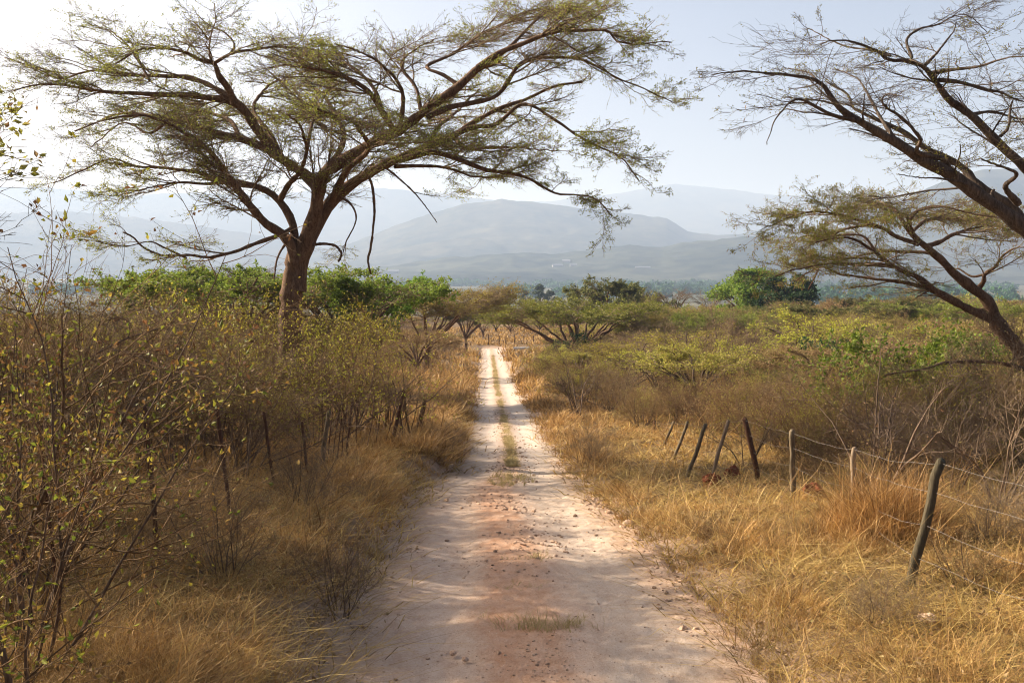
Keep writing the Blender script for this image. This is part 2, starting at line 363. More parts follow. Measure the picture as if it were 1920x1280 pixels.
def hill_point(prof, base_py, D0, D1, px, t, seed, amp=.10, pw=1.25):
    rp = np.interp(px, [p[0] for p in prof], [p[1] for p in prof])
    tt = np.clip(t, 0, 1)
    py = base_py + (rp - base_py) * tt ** pw
    d = D0 + (D1 - D0) * t
    k = (px - CX) / F_PX
    cyy = -(py - CY) / F_PX; kk = d / (_c + cyy * _s)
    z = EYE + (cyy * _c - _s) * kk; x = k * kk
    H = np.maximum(z + 40 - EYE, 0)
    z = z + H * amp * 2.2 * fbm(x / 420., d / 420., seed, 5) * np.sin(np.pi * np.clip(t, 0, 1)) + 6 * fbm(x / 45., d / 60., seed + 9, 2) * (t > .05)
    fall = smooth(1.0, 1.7, t)
    z = z * (1 - fall) + (-60) * fall
    return x, d, z
def hill(name, prof, base_py, D0, D1, seed, tint, amp=.10, pw=1.25):
    pxs = np.linspace(prof[0][0], prof[-1][0], 420); ts = np.concatenate([np.linspace(-.12, 1, 60), np.linspace(1.03, 1.7, 14)])
    PX, T = np.meshgrid(pxs, ts); x, d, z = hill_point(prof, base_py, D0, D1, PX, T, seed, amp, pw)
    z = np.where(T < 0, z - 30, z)
    tag(link(name, grid_mesh(name, x, d, z, hill_mat(name + '_cover', tint))), kind='structure')
HC = [(300, 545), (420, 520), (540, 490), (640, 462), (720, 432), (800, 402), (870, 383), (940, 374), (1000, 378), (1090, 391), (1180, 401), (1250, 409), (1268, 420), (1290, 434), (1345, 441), (1400, 437), (1450, 428), (1560, 440), (1700, 470), (1900, 520), (2000, 545)]
HF = [(500, 420), (700, 400), (850, 388), (960, 380), (1040, 377), (1100, 370), (1150, 364), (1200, 355), (1240, 348), (1270, 345), (1310, 349), (1345, 353), (1380, 356), (1420, 363), (1470, 367), (1540, 365), (1600, 370), (1680, 374), (1760, 368), (1900, 375), (2100, 390), (2400, 430)]
HL = [(-500, 372), (-300, 360), (-100, 354), (0, 352), (80, 351), (160, 358), (240, 368), (300, 363), (380, 361), (460, 366), (560, 360), (640, 354), (700, 352), (760, 356), (820, 366), (900, 372), (1000, 388), (1100, 405), (1300, 450)]
HR = [(1480, 500), (1560, 455), (1640, 405), (1700, 374), (1740, 352), (1790, 332), (1840, 320), (1900, 315), (2000, 320), (2150, 330), (2300, 350), (2600, 400)]
HM = [(-500, 430), (-200, 418), (0, 400), (120, 396), (260, 408), (380, 425), (480, 440), (620, 470), (760, 505), (900, 530)]
hill('hills', HF, 470, 7200, 9500, 31, (1, 1, 1), .06)
hill('hills', HL, 480, 6000, 8000, 32, (1, 1, 1), .06)
hill('hills', HM, 520, 3800, 5600, 36, (1, .98, .92), .09)
hill('hills', HC, 524, 3200, 5200, 33, (.95, 1, .9), .12)
HB = [(380, 540), (520, 526), (640, 508), (740, 497), (830, 484), (900, 478), (960, 473), (1030, 477), (1100, 470), (1180, 461), (1240, 464), (1310, 453), (1380, 444), (1440, 440), (1500, 446), (1600, 455), (1760, 470), (1900, 486), (2100, 510)]
hill('hills', HB, 533, 2350, 3300, 37, (.8, .95, .85), .16, 1.1)
hill('hills', HR, 520, 3000, 4300, 34, (.75, .85, .75), .12)

# small pale farm buildings at the foot of the centre hill
def shed(px, t, ln, wd, h, rot, label):
    x, d, z = hill_point(HB, 533, 2350, 3300, np.array([float(px)]), np.array([t * 1.9]), 37, .16, 1.1)
    x, d, z = x[0], d[0], z[0]
    e = empty('farm_shed', (x, d, z - 1), label, 'building', 'pale farm buildings in the valley'); e.rotation_euler = (0, 0, rot)
    g = Geo(); a, b = ln / 2, wd / 2; h2 = h + wd * .28
    V = [(-a, -b, 0), (a, -b, 0), (a, b, 0), (-a, b, 0), (-a, -b, h), (a, -b, h), (a, b, h), (-a, b, h), (-a, 0, h2), (a, 0, h2)]
    g.add(V, [(0, 1, 5, 4), (2, 3, 7, 6)], [], 0, False)
    g.t.append((np.array([(1, 2, 6), (1, 6, 9), (1, 9, 5), (3, 0, 4), (3, 4, 8), (3, 8, 7)]), 0, False))
    link('wall', g.mesh('shed_wall', M['limewash']), e)
    r = Geo(); o = 1.0
    for sgn in (-1, 1):
        V = [(-a - o, sgn * (b + o), h - .3), (a + o, sgn * (b + o), h - .3), (a + o, 0, h2 + .3), (-a - o, 0, h2 + .3)]
        V += [(p[0], p[1], p[2] + .4) for p in V]
        r.add(V, [(0, 1, 2, 3), (4, 5, 6, 7), (0, 1, 5, 4), (3, 2, 6, 7), (0, 3, 7, 4), (1, 2, 6, 5)], None, 0, False)
    link('roof', r.mesh('shed_roof', M['tin']), e)
for a in [(1045, .34, 26, 11, 4.5, .2, 'long pale farm shed, largest of the white cluster below the central hill'), (1062, .38, 20, 10, 4, -.3, 'pale shed just above the largest shed in the white cluster'),
          (1075, .33, 17, 9, 4, .1, 'small pale shed at the right end of the white cluster'), (1205, .25, 36, 9, 3.5, .05, 'long low white building alone on the valley floor right of centre'),
          (708, .30, 22, 14, 8, .2, 'small white farmhouse left of the hanging dead branch tip'), (738, .30, 26, 14, 7, 0, 'small white shed right of the hanging dead branch tip')]:
    shed(*a)

# ------------------------------------------------------------------ growth
def nrm(v): return v / (np.linalg.norm(v, axis=-1, keepdims=True) + 1e-9)
def walk(start, dirs, ln, n, wob, lift, rng, zw=1.0):
    m = len(start); nz = np.cumsum(rng.normal(0, wob, (m, n - 1, 3)), 1); nz[..., 2] *= zw
    d = dirs[:, None, :] + nz; d[..., 2] += lift * np.linspace(0, 1, n - 1)[None]
    d = nrm(d); st = (ln / (n - 1))[:, None, None]
    return np.concatenate([start[:, None], start[:, None] + np.cumsum(d * st, 1)], 1)
def taper(r0, n, tip=.35):
    return r0[:, None] * np.linspace(1, tip, n)[None]
def at_t(pts, rad, idx, t):
    n = pts.shape[1]; f = t * (n - 1); i = np.minimum(f.astype(int), n - 2); a = (f - i)[:, None]
    p = pts[idx, i] * (1 - a) + pts[idx, i + 1] * a; tan = nrm(pts[idx, i + 1] - pts[idx, i])
    return p, tan, rad[idx, i] * (1 - a[:, 0]) + rad[idx, i + 1] * a[:, 0]
def spawn(pts, rad, ln, per, rng, t=(.2, 1), yaw=(25, 70), zflat=.5, zbias=0.0, zj=.15, lr=.5, rr=.55, mode='planar', abs_len=None, tipcut=0.0):
    m = len(pts); cnt = per * np.ones(m) if np.isscalar(per) else per
    cnt = np.floor(cnt + rng.random(m)).astype(int); idx = np.repeat(np.arange(m), cnt); k = len(idx)
    tt = rng.uniform(t[0], t[1], k); p, tan, r = at_t(pts, rad, idx, tt)
    ang = np.radians(rng.uniform(yaw[0], yaw[1], k))
    if mode == 'planar':
        ang *= rng.choice([-1, 1], k); c, s = np.cos(ang), np.sin(ang)
        d = np.stack([tan[:, 0] * c - tan[:, 1] * s, tan[:, 0] * s + tan[:, 1] * c, tan[:, 2] * zflat + zbias + rng.normal(0, zj, k)], 1)
    else:
        q = nrm(np.cross(tan, rng.normal(size=(k, 3)))); d = tan * np.cos(ang)[:, None] + q * np.sin(ang)[:, None]
        d[:, 2] = d[:, 2] * zflat + zbias + rng.normal(0, zj, k)
    L = ln[idx] * (1 - .45 * tt) * lr * rng.uniform(.55, 1.35, k) if abs_len is None else abs_len * rng.uniform(.5, 1.4, k) * (1 - tipcut * tt)
    return p, nrm(d), L, r * rr
def resample(pl, rad, n):
    """smooth a traced polyline (Catmull-Rom) to n points"""
    pl = np.asarray(pl, float); rad = np.asarray(rad, float); k = len(pl)
    seg = np.linalg.norm(np.diff(pl, axis=0), axis=1); u = np.concatenate([[0], np.cumsum(seg)]); U = np.linspace(0, u[-1], n)
    ext = np.concatenate([[2 * pl[0] - pl[1]], pl, [2 * pl[-1] - pl[-2]]])
    i = np.clip(np.searchsorted(u, U, side='right') - 1, 0, k - 2); a = ((U - u[i]) / (seg[i] + 1e-9))[:, None]
    p0, p1, p2, p3 = ext[i], ext[i + 1], ext[i + 2], ext[i + 3]
    out = .5 * (2 * p1 + (p2 - p0) * a + (2 * p0 - 5 * p1 + 4 * p2 - p3) * a ** 2 + (3 * p1 - p0 - 3 * p2 + p3) * a ** 3)
    return out, np.interp(U, u, rad), u[-1]
def leaf_on(g, pts, rad, per, la, wa, rng, m=1, t=(.2, 1), jit=.02, flat=.0, axis=None):
    mm = len(pts); cnt = np.floor(per + rng.random(mm)).astype(int) if np.isscalar(per) else np.floor(per + rng.random(mm)).astype(int)
    idx = np.repeat(np.arange(mm), cnt)
    if len(idx) == 0: return
    p, tan, _ = at_t(pts, rad, idx, rng.uniform(t[0], t[1], len(idx)))
    g.leaves(p + rng.normal(0, jit, p.shape), la, wa, rng, m, tan * .6 if axis is None else tan * .3 + np.asarray(axis), flat)

# ------------------------------------------------------------------ big traced acacias
def traced_tree(name, label, d0, base, limbs, seed, bark, leafm, dens=1.0, leaf_per=1.0, pods=0.0, twig='twig', front=(), l1=(.5, 1.5), scale=1.0, zbias=.03, tdens=1.0):
    """limbs: (pixel polyline, diameter px start, end, depth offset at start, end, twig weight)"""
    rng = np.random.default_rng(seed); bx, by = base
    root = empty(name, (bx, by, gz(bx, by) - .1), label, 'tree'); O = np.array(root.location)
    gt = Geo(); LP, LR, LL, LW = [], [], [], []
    for li, (pl, w0, w1, o0, o1, tw) in enumerate(limbs):
        k = len(pl); off = np.linspace(0, 1, k) ** 1.2 * (o1 - o0) + o0
        p3 = np.array([P(px, py, d0 + o) for (px, py), o in zip(pl, off)]) - O
        dd = d0 + off; rad = np.linspace(1, 0, k) ** 1.35 * (w0 - w1) / 2 * .94 + w1 / 2; rad = rad * dd / F_PX
        q, r, L = resample(p3, rad, 36)
        j = np.cumsum(rng.normal(0, .012, q.shape), 0) * (1 - np.cos(np.linspace(0, np.pi, 36)))[:, None] * .5 * min(1, L / 4)
        q = q + j; r = r * (1 + .10 * rng.normal(size=36))
        gt.tubes(q[None], r[None], 9 if w0 > 12 else 6, 0, True)
        if tw > 0: LP.append(q); LR.append(r); LL.append(L); LW.append(tw)
    link('trunk', gt.mesh(name + '_trunk', M[bark]), root)
    g = Geo(); LP = np.array(LP); LR = np.array(LR); LL = np.array(LL); LW = np.array(LW)
    s = scale
    p, d, L, r = spawn(LP, LR, LL, 2.6 * LL * LW * dens / s, rng, (.22, 1), (20, 75), .42, zbias, .20, abs_len=1.75 * s, rr=.5, tipcut=.62)
    r = np.clip(r, .006, .022) * s; A = walk(p, d, L, 9, .13, .10, rng, .7); AR = taper(r, 9, .4)
    g.tubes(A, AR, 4)
    p, d, L2, r = spawn(A, AR, L, 5.4 * np.clip(L / s, .4, 2) * dens, rng, (.15, 1), (20, 65), .6, .03, .18, lr=.62, rr=.6)
    r = np.clip(r, .0035, .010) * s; B = walk(p, d, L2, 7, .16, .06, rng, .8); BR = taper(r, 7, .45)
    g.tubes(B, BR, 3)
    p, d, L3, r = spawn(B, BR, L2, 4.2 * tdens, rng, (.1, 1), (20, 60), .7, .02, .22, lr=.68, rr=.7)
    L3 = np.clip(L3, .10 * s, .6 * s); r = np.clip(r, .0028, .0055) * s
    Cc = walk(p, d, L3, 5, .20, .03, rng); CR = taper(r, 5, .6); g.tubes(Cc, CR, 3)
    p, d, L4, r = spawn(Cc, CR, L3, 1.6 * tdens, rng, (.1, .95), (25, 65), .8, .0, .25, lr=.6, rr=.85)
    L4 = np.clip(L4, .07 * s, .3 * s); D = walk(p, d, L4, 4, .22, 0, rng); DR = taper(np.clip(r, .0022, .004) * s, 4, .7); g.tubes(D, DR, 3)
    # leaves sit in clumps: some boughs carry many, others none
    def clump(Q): 
        c = Q[:, -1]; return np.clip(fbm(c[:, 0] * .9 + seed, c[:, 2] * 1.3 + c[:, 1] * .5, seed, 3) * 2.2 + .75, .05, 2.4)
    leaf_on(g, Cc, CR, leaf_per * clump(Cc) * 1.1, .042 * s, .011 * s, rng, 1, (.15, 1), .02)
    leaf_on(g, D, DR, leaf_per * clump(D) * .8, .040 * s, .011 * s, rng, 1, (.2, 1), .02)
    if pods: leaf_on(g, Cc, CR, pods * clump(Cc), .085 * s, .011 * s, rng, 2, (.4, 1), .02, axis=(0, 0, -1.6))
    link('crown', g.mesh(name + '_crown', [M[twig], M[leafm], M['leaf_dry']]), root)
    return root

def z1(*p): return [(a / 2, b / 2) for a, b in p]               # traced on an enlarged view of the upper left
def z2(*p): return [(960 + a / 2, b / 2) for a, b in p]
def z3(*p): return [(1400 + a / 3.556, 320 + b / 3.556) for a, b in p]

D1 = 26.0
bx1 = P(548, 830, D1)[0]
hero = [
    ([(546, 850), (545, 760), (548, 660), (551, 590), (555, 530), (562, 478), (570, 452)], 66, 30, 0, 0, 0),
    # right hand main limb
    (z1((1112, 1090), (1128, 990), (1155, 905), (1190, 840), (1240, 760), (1310, 700), (1400, 645), (1500, 598), (1600, 560), (1700, 515), (1800, 452), (1900, 402), (1990, 375), (2080, 330), (2200, 310)), 36, 4, 0, 1.5, 1.0),
    # second stem
    (z1((1108, 1080), (1122, 980), (1150, 890), (1182, 800), (1195, 715), (1215, 650), (1310, 590), (1400, 535), (1490, 490), (1560, 440), (1640, 380), (1720, 320), (1790, 255), (1870, 225)), 34, 14, .1, -1.2, .9),
    (z1((1790, 255), (1870, 200), (1960, 165), (2080, 120), (2200, 106), (2300, 104), (2350, 142), (2430, 150), (2560, 135)), 13, 2, -1.2, -2.2, 1.3),
    (z1((1600, 440), (1690, 402), (1780, 385), (1870, 355), (1960, 240), (2080, 222), (2190, 236), (2290, 290), (2400, 345), (2530, 400)), 13, 2, -1, 1.0, 1.1),
    (z1((1660, 540), (1760, 480), (1860, 465), (1960, 392), (2070, 445), (2170, 510), (2250, 552), (2330, 600), (2390, 680)), 12, 2, .6, -1.8, 1.0),
    (z1((1500, 600), (1620, 572), (1720, 600), (1820, 640), (1900, 655), (1990, 682), (2080, 735), (2160, 742), (2240, 770), (2285, 830)), 13, 1.6, .3, -.8, .8),
    (z1((1480, 625), (1580, 622), (1680, 628), (1780, 655), (1880, 650), (1980, 640)), 9, 2, .2, 2.8, .9),
    (z1((1720, 320), (1660, 280), (1600, 250), (1700, 200), (1800, 130), (1880, 90), (1960, 40), (2080, 30), (2200, 50)), 9, 2, -.6, 1.5, 1.2),
    (z1((1850, 230), (1940, 150), (2030, 60), (2120, 20), (2230, 28)), 8, 2, -1, 2.6, 1.0),
    # centre crown limbs
    (z1((1195, 715), (1150, 660), (1060, 600), (1000, 560), (900, 520), (800, 498), (700, 462), (600, 448), (480, 440), (380, 470)), 25, 4, .1, 2.6, 1.0),
    (z1((1480, 495), (1440, 430), (1380, 340), (1300, 290), (1200, 262), (1100, 245), (1030, 255)), 15, 3, -.6, -3.0, 1.2),
    (z1((1030, 570), (960, 480), (920, 420), (870, 380), (790, 370), (700, 360), (600, 358), (450, 345), (300, 325), (160, 322), (60, 345)), 23, 2.5, .8, -.6, 1.1),
    (z1((880, 385), (858, 335), (820, 285), (800, 240), (745, 228), (680, 200), (600, 188), (500, 200), (420, 245)), 15, 3, 0, -2.4, 1.3),
    (z1((870, 375), (790, 322), (700, 290), (610, 285), (500, 280), (350, 262), (215, 292), (110, 255), (0, 222)), 13, 1.5, 0, 1.4, 1.2),
    (z1((800, 240), (870, 200), (950, 185), (1050, 168), (1150, 172), (1250, 182), (1380, 215)), 8, 2, -.5, 1.8, .8),
    (z1((850, 215), (880, 170), (840, 120), (780, 90), (742, 48)), 5, 1.5, 0, .6, .5),
    (z1((560, 300), (500, 200), (430, 130), (360, 110)), 6, 1.5, 0, 2, .8),
    # left hand limbs
    (z1((1108, 1040), (1098, 940), (1062, 880), (1000, 840), (940, 772), (890, 705), (850, 650), (805, 585), (745, 532), (685, 498), (620, 462), (520, 445), (400, 462), (290, 510)), 24, 3, 0, -2.2, 1.0),
    (z1((1108, 1020), (1106, 900), (1092, 822), (1048, 752), (995, 712), (920, 690), (830, 680), (740, 650), (640, 638), (520, 630), (430, 602), (320, 645), (220, 690)), 20, 2, 0, 1.2, .9),
    (z1((1050, 750), (1085, 690), (1130, 640), (1150, 565), (1130, 490), (1080, 440)), 14, 4, .1, -2.5, 1.0),
    (z1((840, 685), (760, 690), (680, 685), (590, 700), (480, 730), (400, 745)), 8, 1.5, .4, -1.5, .7),
    (z1((640, 440), (560, 500), (460, 470), (340, 560)), 7, 2, -1, .6, .8),
    # limbs that run towards and away from the viewer
    (z1((1190, 720), (1230, 640), (1290, 520), (1250, 430), (1200, 360), (1150, 330)), 17, 4, .1, 5.2, 1.1),
    (z1((1240, 760), (1300, 640), (1380, 560), (1340, 470), (1280, 430), (1200, 400)), 15, 4, 0, -4.6, 1.0),
    (z1((1060, 600), (1010, 500), (960, 420), (1000, 350), (1060, 310)), 13, 4, .5, 4.6, 1.0),
    (z1((900, 520), (860, 450), (760, 410), (680, 400)), 11, 3, 1, 4.8, 1.0),
    (z1((1600, 560), (1650, 470), (1720, 420), (1800, 340)), 11, 3, .5, 4.8, 1.1),
    (z1((1700, 515), (1760, 560), (1850, 555), (1960, 560), (2080, 575)), 9, 2, .9, -3.6, .9),
    (z1((1440, 430), (1400, 330), (1320, 250), (1220, 200), (1120, 190)), 10, 2, -.4, 1.8, 1.25),
    (z1((1500, 480), (1510, 350), (1450, 260), (1350, 200), (1260, 175)), 10, 2, -.5, -2.2, 1.2),
    (z1((1580, 430), (1560, 330), (1500, 240), (1560, 170), (1640, 130)), 9, 2, -.6, 1.0, 1.2),
    (z1((1150, 560), (1180, 440), (1240, 350), (1320, 320)), 9, 2, -.6, 2.6, 1.0),
    # dead boughs
    (z1((1090, 860), (1040, 884), (950, 917), (870, 950), (780, 975), (700, 968), (610, 975), (550, 950), (475, 900)), 10, 3, 0, -2.6, .35),
    (z1((700, 968), (620, 930), (560, 905), (470, 920), (360, 905)), 5, 1.5, -1.6, -3, .5),
    (z1((1378, 655), (1396, 700), (1402, 790), (1390, 900), (1380, 980), (1396, 1022)), 6, 4, 0, .1, 0),
    (z1((1140, 925), (1200, 915), (1255, 922), (1282, 955), (1268, 988)), 7, 4, 0, -.2, 0),
    (z1((1100, 880), (1070, 915), (1042, 968), (1030, 1045)), 7, 3, 0, -.3, 0),
    (z1((1440, 625), (1485, 660), (1550, 722), (1600, 790), (1638, 838)), 5, 1.6, 0, .4, .15),
    (z1((1270, 735), (1315, 765), (1335, 820), (1302, 895), (1288, 950)), 5, 2, 0, .3, .3),
]
traced_tree('acacia_tree', 'huge spreading thorn acacia with forked brown trunk rising behind the left fence', D1, (bx1, D1), hero, 7, 'bark', 'leaf_acacia', 1.42, 1.9, tdens=1.12)

D2 = 17.0
b2 = P(2120, 930, D2)
upper = [
    ([(2110, 960), (2100, 800), (2080, 660), (2040, 560), (1990, 490), (1950, 452)], 60, 34, 0, 0, 0),
    (z2((2010, 950), (1920, 860), (1850, 800), (1760, 738), (1640, 650), (1560, 610), (1450, 540), (1380, 500), (1300, 450), (1230, 400), (1180, 330), (1120, 302), (1050, 292), (950, 280), (860, 278), (770, 292)), 34, 2, 0, -.8, .8),
    (z2((1920, 850), (1880, 780), (1760, 702), (1680, 622), (1560, 562), (1440, 480), (1350, 440), (1270, 398), (1240, 345), (1150, 300)), 22, 3, .2, 1.8, .85),
    (z2((1300, 455), (1200, 430), (1130, 392), (1080, 370), (1030, 400), (985, 480), (970, 540)), 9, 1.5, -.4, -1.2, .6),
    (z2((1640, 650), (1620, 600), (1520, 570), (1532, 520), (1465, 440), (1400, 390), (1412, 345), (1470, 350)), 13, 2, 0, -1.6, .7),
    (z2((2060, 760), (1990, 690), (1920, 622), (1860, 570), (1800, 510), (1720, 430), (1640, 370), (1600, 310), (1550, 250), (1500, 216), (1420, 210), (1380, 170), (1300, 140), (1230, 128), (1170, 142)), 26, 2, .3, -.6, .95),
    (z2((1600, 300), (1680, 310), (1780, 340), (1900, 380), (2000, 380)), 10, 2, 0, 1.4, .9),
    (z2((1550, 245), (1600, 190), (1640, 130), (1652, 85)), 7, 1.5, -.2, .8, .7),
    (z2((1572, 275), (1650, 262), (1750, 250), (1850, 222), (1950, 210)), 9, 2, -.1, -1.4, 1.0),
    (z2((1830, 512), (1860, 480), (1870, 420), (1882, 378)), 7, 3, .2, .2, .1),
    (z2((1900, 765), (1850, 700), (1892, 655), (1830, 622), (1750, 590)), 14, 3, .1, -1, .5),
    (z2((1420, 210), (1350, 190), (1250, 170), (1160, 130), (1090, 110)), 6, 1.5, -.5, .9, .8),
    (z2((1500, 216), (1480, 150), (1530, 110), (1600, 90), (1700, 60), (1800, 130)), 7, 1.5, -.3, 1.4, .8),
    (z2((1840, 800), (1800, 735), (1808, 712)), 9, 5, 0, 0, 0),
    (z2((1720, 430), (1800, 420), (1900, 450), (2000, 440)), 8, 2, .2, 2.2, .9),
    (z2((1760, 738), (1700, 690), (1600, 670), (1530, 672), (1450, 660)), 7, 1.5, 0, -1.4, .3),
    (z2((1450, 540), (1380, 440), (1330, 350), (1290, 300), (1200, 270)), 9, 2, 0, 2.2, .8),
    (z2((1150, 310), (1110, 270), (1040, 260)), 5, 1.5, -.5, .6, .7),
    (z2((2060, 760), (2010, 560), (2000, 400), (2100, 250)), 20, 4, .2, 1.2, .8),
    (z2((2090, 800), (2200, 640), (2350, 500), (2500, 420)), 24, 4, .2, 1.2, .8),
]
traced_tree('acacia_tree', 'tall nearly leafless acacia reaching in from the right above the leaning tree', D2, (b2[0], D2), upper, 9, 'bark_grey', 'leaf_acacia', 1.15, 1.0, 0.05, twig='twig_dark', scale=.78, tdens=.95)

D3 = 25.0
b3 = P(2010, 850, D3)
lower = [
    ([(2015, 870), (1985, 770), (1945, 700), (1920, 666)] + z3((1750, 1110), (1660, 1000), (1600, 860), (1500, 770), (1400, 690), (1300, 590), (1210, 510), (1110, 420), (1050, 350), (1000, 270)), 44, 8, 0, -.5, .15),
    (z3((1700, 1060), (1640, 985), (1500, 930), (1350, 850), (1230, 780), (1130, 710), (1000, 650), (880, 570), (800, 520), (700, 480), (600, 468), (480, 490)), 21, 2.5, 0, -1.4, .85),
    (z3((1210, 780), (1050, 745), (860, 725), (740, 710), (600, 690), (500, 650), (400, 690), (330, 740)), 9, 2, -.4, 1.2, .7),
    (z3((980, 640), (860, 625), (720, 620), (550, 610), (430, 622), (300, 650), (190, 695)), 10, 2, -.6, -2.0, .9),
    (z3((1262, 560), (1190, 545), (1050, 540), (920, 535), (850, 550), (700, 580), (550, 590), (400, 600), (260, 640)), 9, 1.8, -.2, 1.6, .9),
    (z3((1150, 490), (1000, 440), (900, 380), (780, 358), (650, 370), (540, 415), (430, 440)), 11, 2, -.3, .4, 1.2),
    (z3((900, 380), (760, 335), (600, 290), (450, 278), (300, 310), (180, 370), (85, 402)), 8, 1.2, -.1, -1.6, 1.2),
    (z3((1200, 505), (1300, 470), (1370, 430), (1480, 400), (1600, 380), (1750, 400), (1900, 420)), 11, 2, -.3, 1.4, 1.1),
    (z3((1540, 790), (1580, 740), (1590, 690), (1660, 640), (1720, 560), (1790, 520), (1900, 520)), 11, 2, 0, -1.2, .7),
    (z3((1590, 690), (1500, 705), (1400, 650), (1330, 660)), 6, 2, 0, .6, .6),
    (z3((1050, 350), (980, 250), (880, 225), (760, 230), (640, 260)), 8, 2, -.4, 1.6, 1.4),
    (z3((1060, 360), (1140, 270), (1260, 240), (1380, 250), (1520, 290), (1700, 330)), 9, 2, -.4, -1.4, 1.4),
    (z3((1100, 410), (1200, 330), (1320, 310), (1450, 330), (1600, 300)), 8, 2, -.4, 2.6, 1.3),
    (z3((1110, 420), (1060, 300), (960, 290), (820, 300), (700, 320)), 8, 2, -.4, -3.0, 1.3),
    (z3((880, 570), (780, 440), (640, 430), (520, 440), (380, 430), (260, 500)), 6, 1.5, -.6, .8, 1.0),
    (z3((480, 650), (450, 720), (410, 805)), 4, 2, -.4, 0, .1),
    ([(1985, 735), (1920, 692), (1853, 677), (1785, 676), (1714, 688), (1655, 696)], 12, 4, 0, -3.5, .12),
    (z3((1230, 790), (1180, 820), (1130, 850)), 5, 2, -.4, -1, 0),
]
traced_tree('acacia_tree', 'leaning acacia with twin slanting trunks and hanging pods near the right edge', D3, (b3[0], D3), lower, 12, 'bark', 'leaf_acacia', 1.35, 2.1, .7, scale=.85, tdens=1.0)

# ------------------------------------------------------------------ plant kinds (mesh pairs shared by their copies)
def acacia_kind(seed, R, H, th, bark, leafm, leaf_n, nl=9, thick=.22, la=.12, wa=.045, shift=(0, 0), l1=10, l2=7, dome=.0, twig='twig', tl=5, t0=.55, lr1=.44, cz=(.40, .80)):
    """flat topped thorn tree: limbs fan out and level off in a thin leafy plate"""
    rng = np.random.default_rng(seed); gt = Geo()
    tr = R * .045
    sh = np.array([shift[0], shift[1]])
    az = np.arange(nl) * 2 * math.pi / nl + rng.normal(0, .28, nl); rr = R * np.where(np.arange(nl) % 3 == 0, rng.uniform(.35, .6, nl), rng.uniform(.7, 1, nl))
    tx = np.linspace(0, 1, 5)
    trunk = np.stack([tx * .1 * th + .05 * np.sin(tx * 5), tx * .06, tx * th], 1); gt.tube(trunk, tr * np.linspace(1.25, .9, 5), 9)
    n = 14; t = np.linspace(0, 1, n)[None, :, None]
    p0 = np.repeat(trunk[-1][None], nl, 0) - np.array([0, 0, 1]) * rng.uniform(0, .45, nl)[:, None] * th
    e = np.stack([np.cos(az) * rr + sh[0], np.sin(az) * rr + sh[1], H * (1 - thick * .55 - dome * (rr / R) ** 2) - rng.uniform(0, .12, nl) * H], 1)
    c = p0 + (e - p0) * np.array([cz[0], cz[0], cz[1]])
    Q = (1 - t) ** 2 * p0[:, None] + 2 * t * (1 - t) * c[:, None] + t ** 2 * e[:, None]
    Q = Q + np.cumsum(rng.normal(0, .012 * R, Q.shape), 1) * np.sin(np.pi * t)
    QR = np.linspace(.62, .14, n)[None] * tr * rng.uniform(.7, 1.1, nl)[:, None]; gt.tubes(Q, QR, 6, 0, True)
    LQ = np.linalg.norm(np.diff(Q, axis=1), axis=2).sum(1)
    g = Geo()
    p, d, L, r = spawn(Q, QR, LQ, l1, rng, (t0, 1), (20, 80), .22, .05, .09, lr=lr1, rr=.55)
    r = np.maximum(r, .006); A = walk(p, d, L, 7, .13, .05, rng, .5)
    g.tubes(A, taper(r, 7), 4)
    p, d, L, r = spawn(A, taper(r, 7), L, l2, rng, (.2, 1), (20, 70), .4, .05, .14, lr=.6, rr=.6)
    r = np.maximum(r, .004); B = walk(p, d, L, 5, .18, .08, rng, .7); BR = taper(r, 5, .5); g.tubes(B, BR, 3)
    p, d, L, r = spawn(B, BR, L, tl, rng, (.15, 1), (20, 65), .5, .05, .2, lr=.6, rr=.7)
    r = np.maximum(r, .003); C3 = walk(p, d, L, 4, .2, .05, rng); CR = taper(r, 4, .6); g.tubes(C3, CR, 3)
    if leaf_n:
        w = np.clip(fbm(C3[:, -1, 0] * .55, C3[:, -1, 1] * .55, seed, 3) * 2 + .9, .1, 2.2)
        leaf_on(g, C3, CR, leaf_n * w, la, wa, rng, 1, (.1, 1), .05, .35)
    return [('trunk', gt.mesh('acacia_trunk', M[bark])), ('crown', g.mesh('acacia_crown', [M[twig], M[leafm]]))]

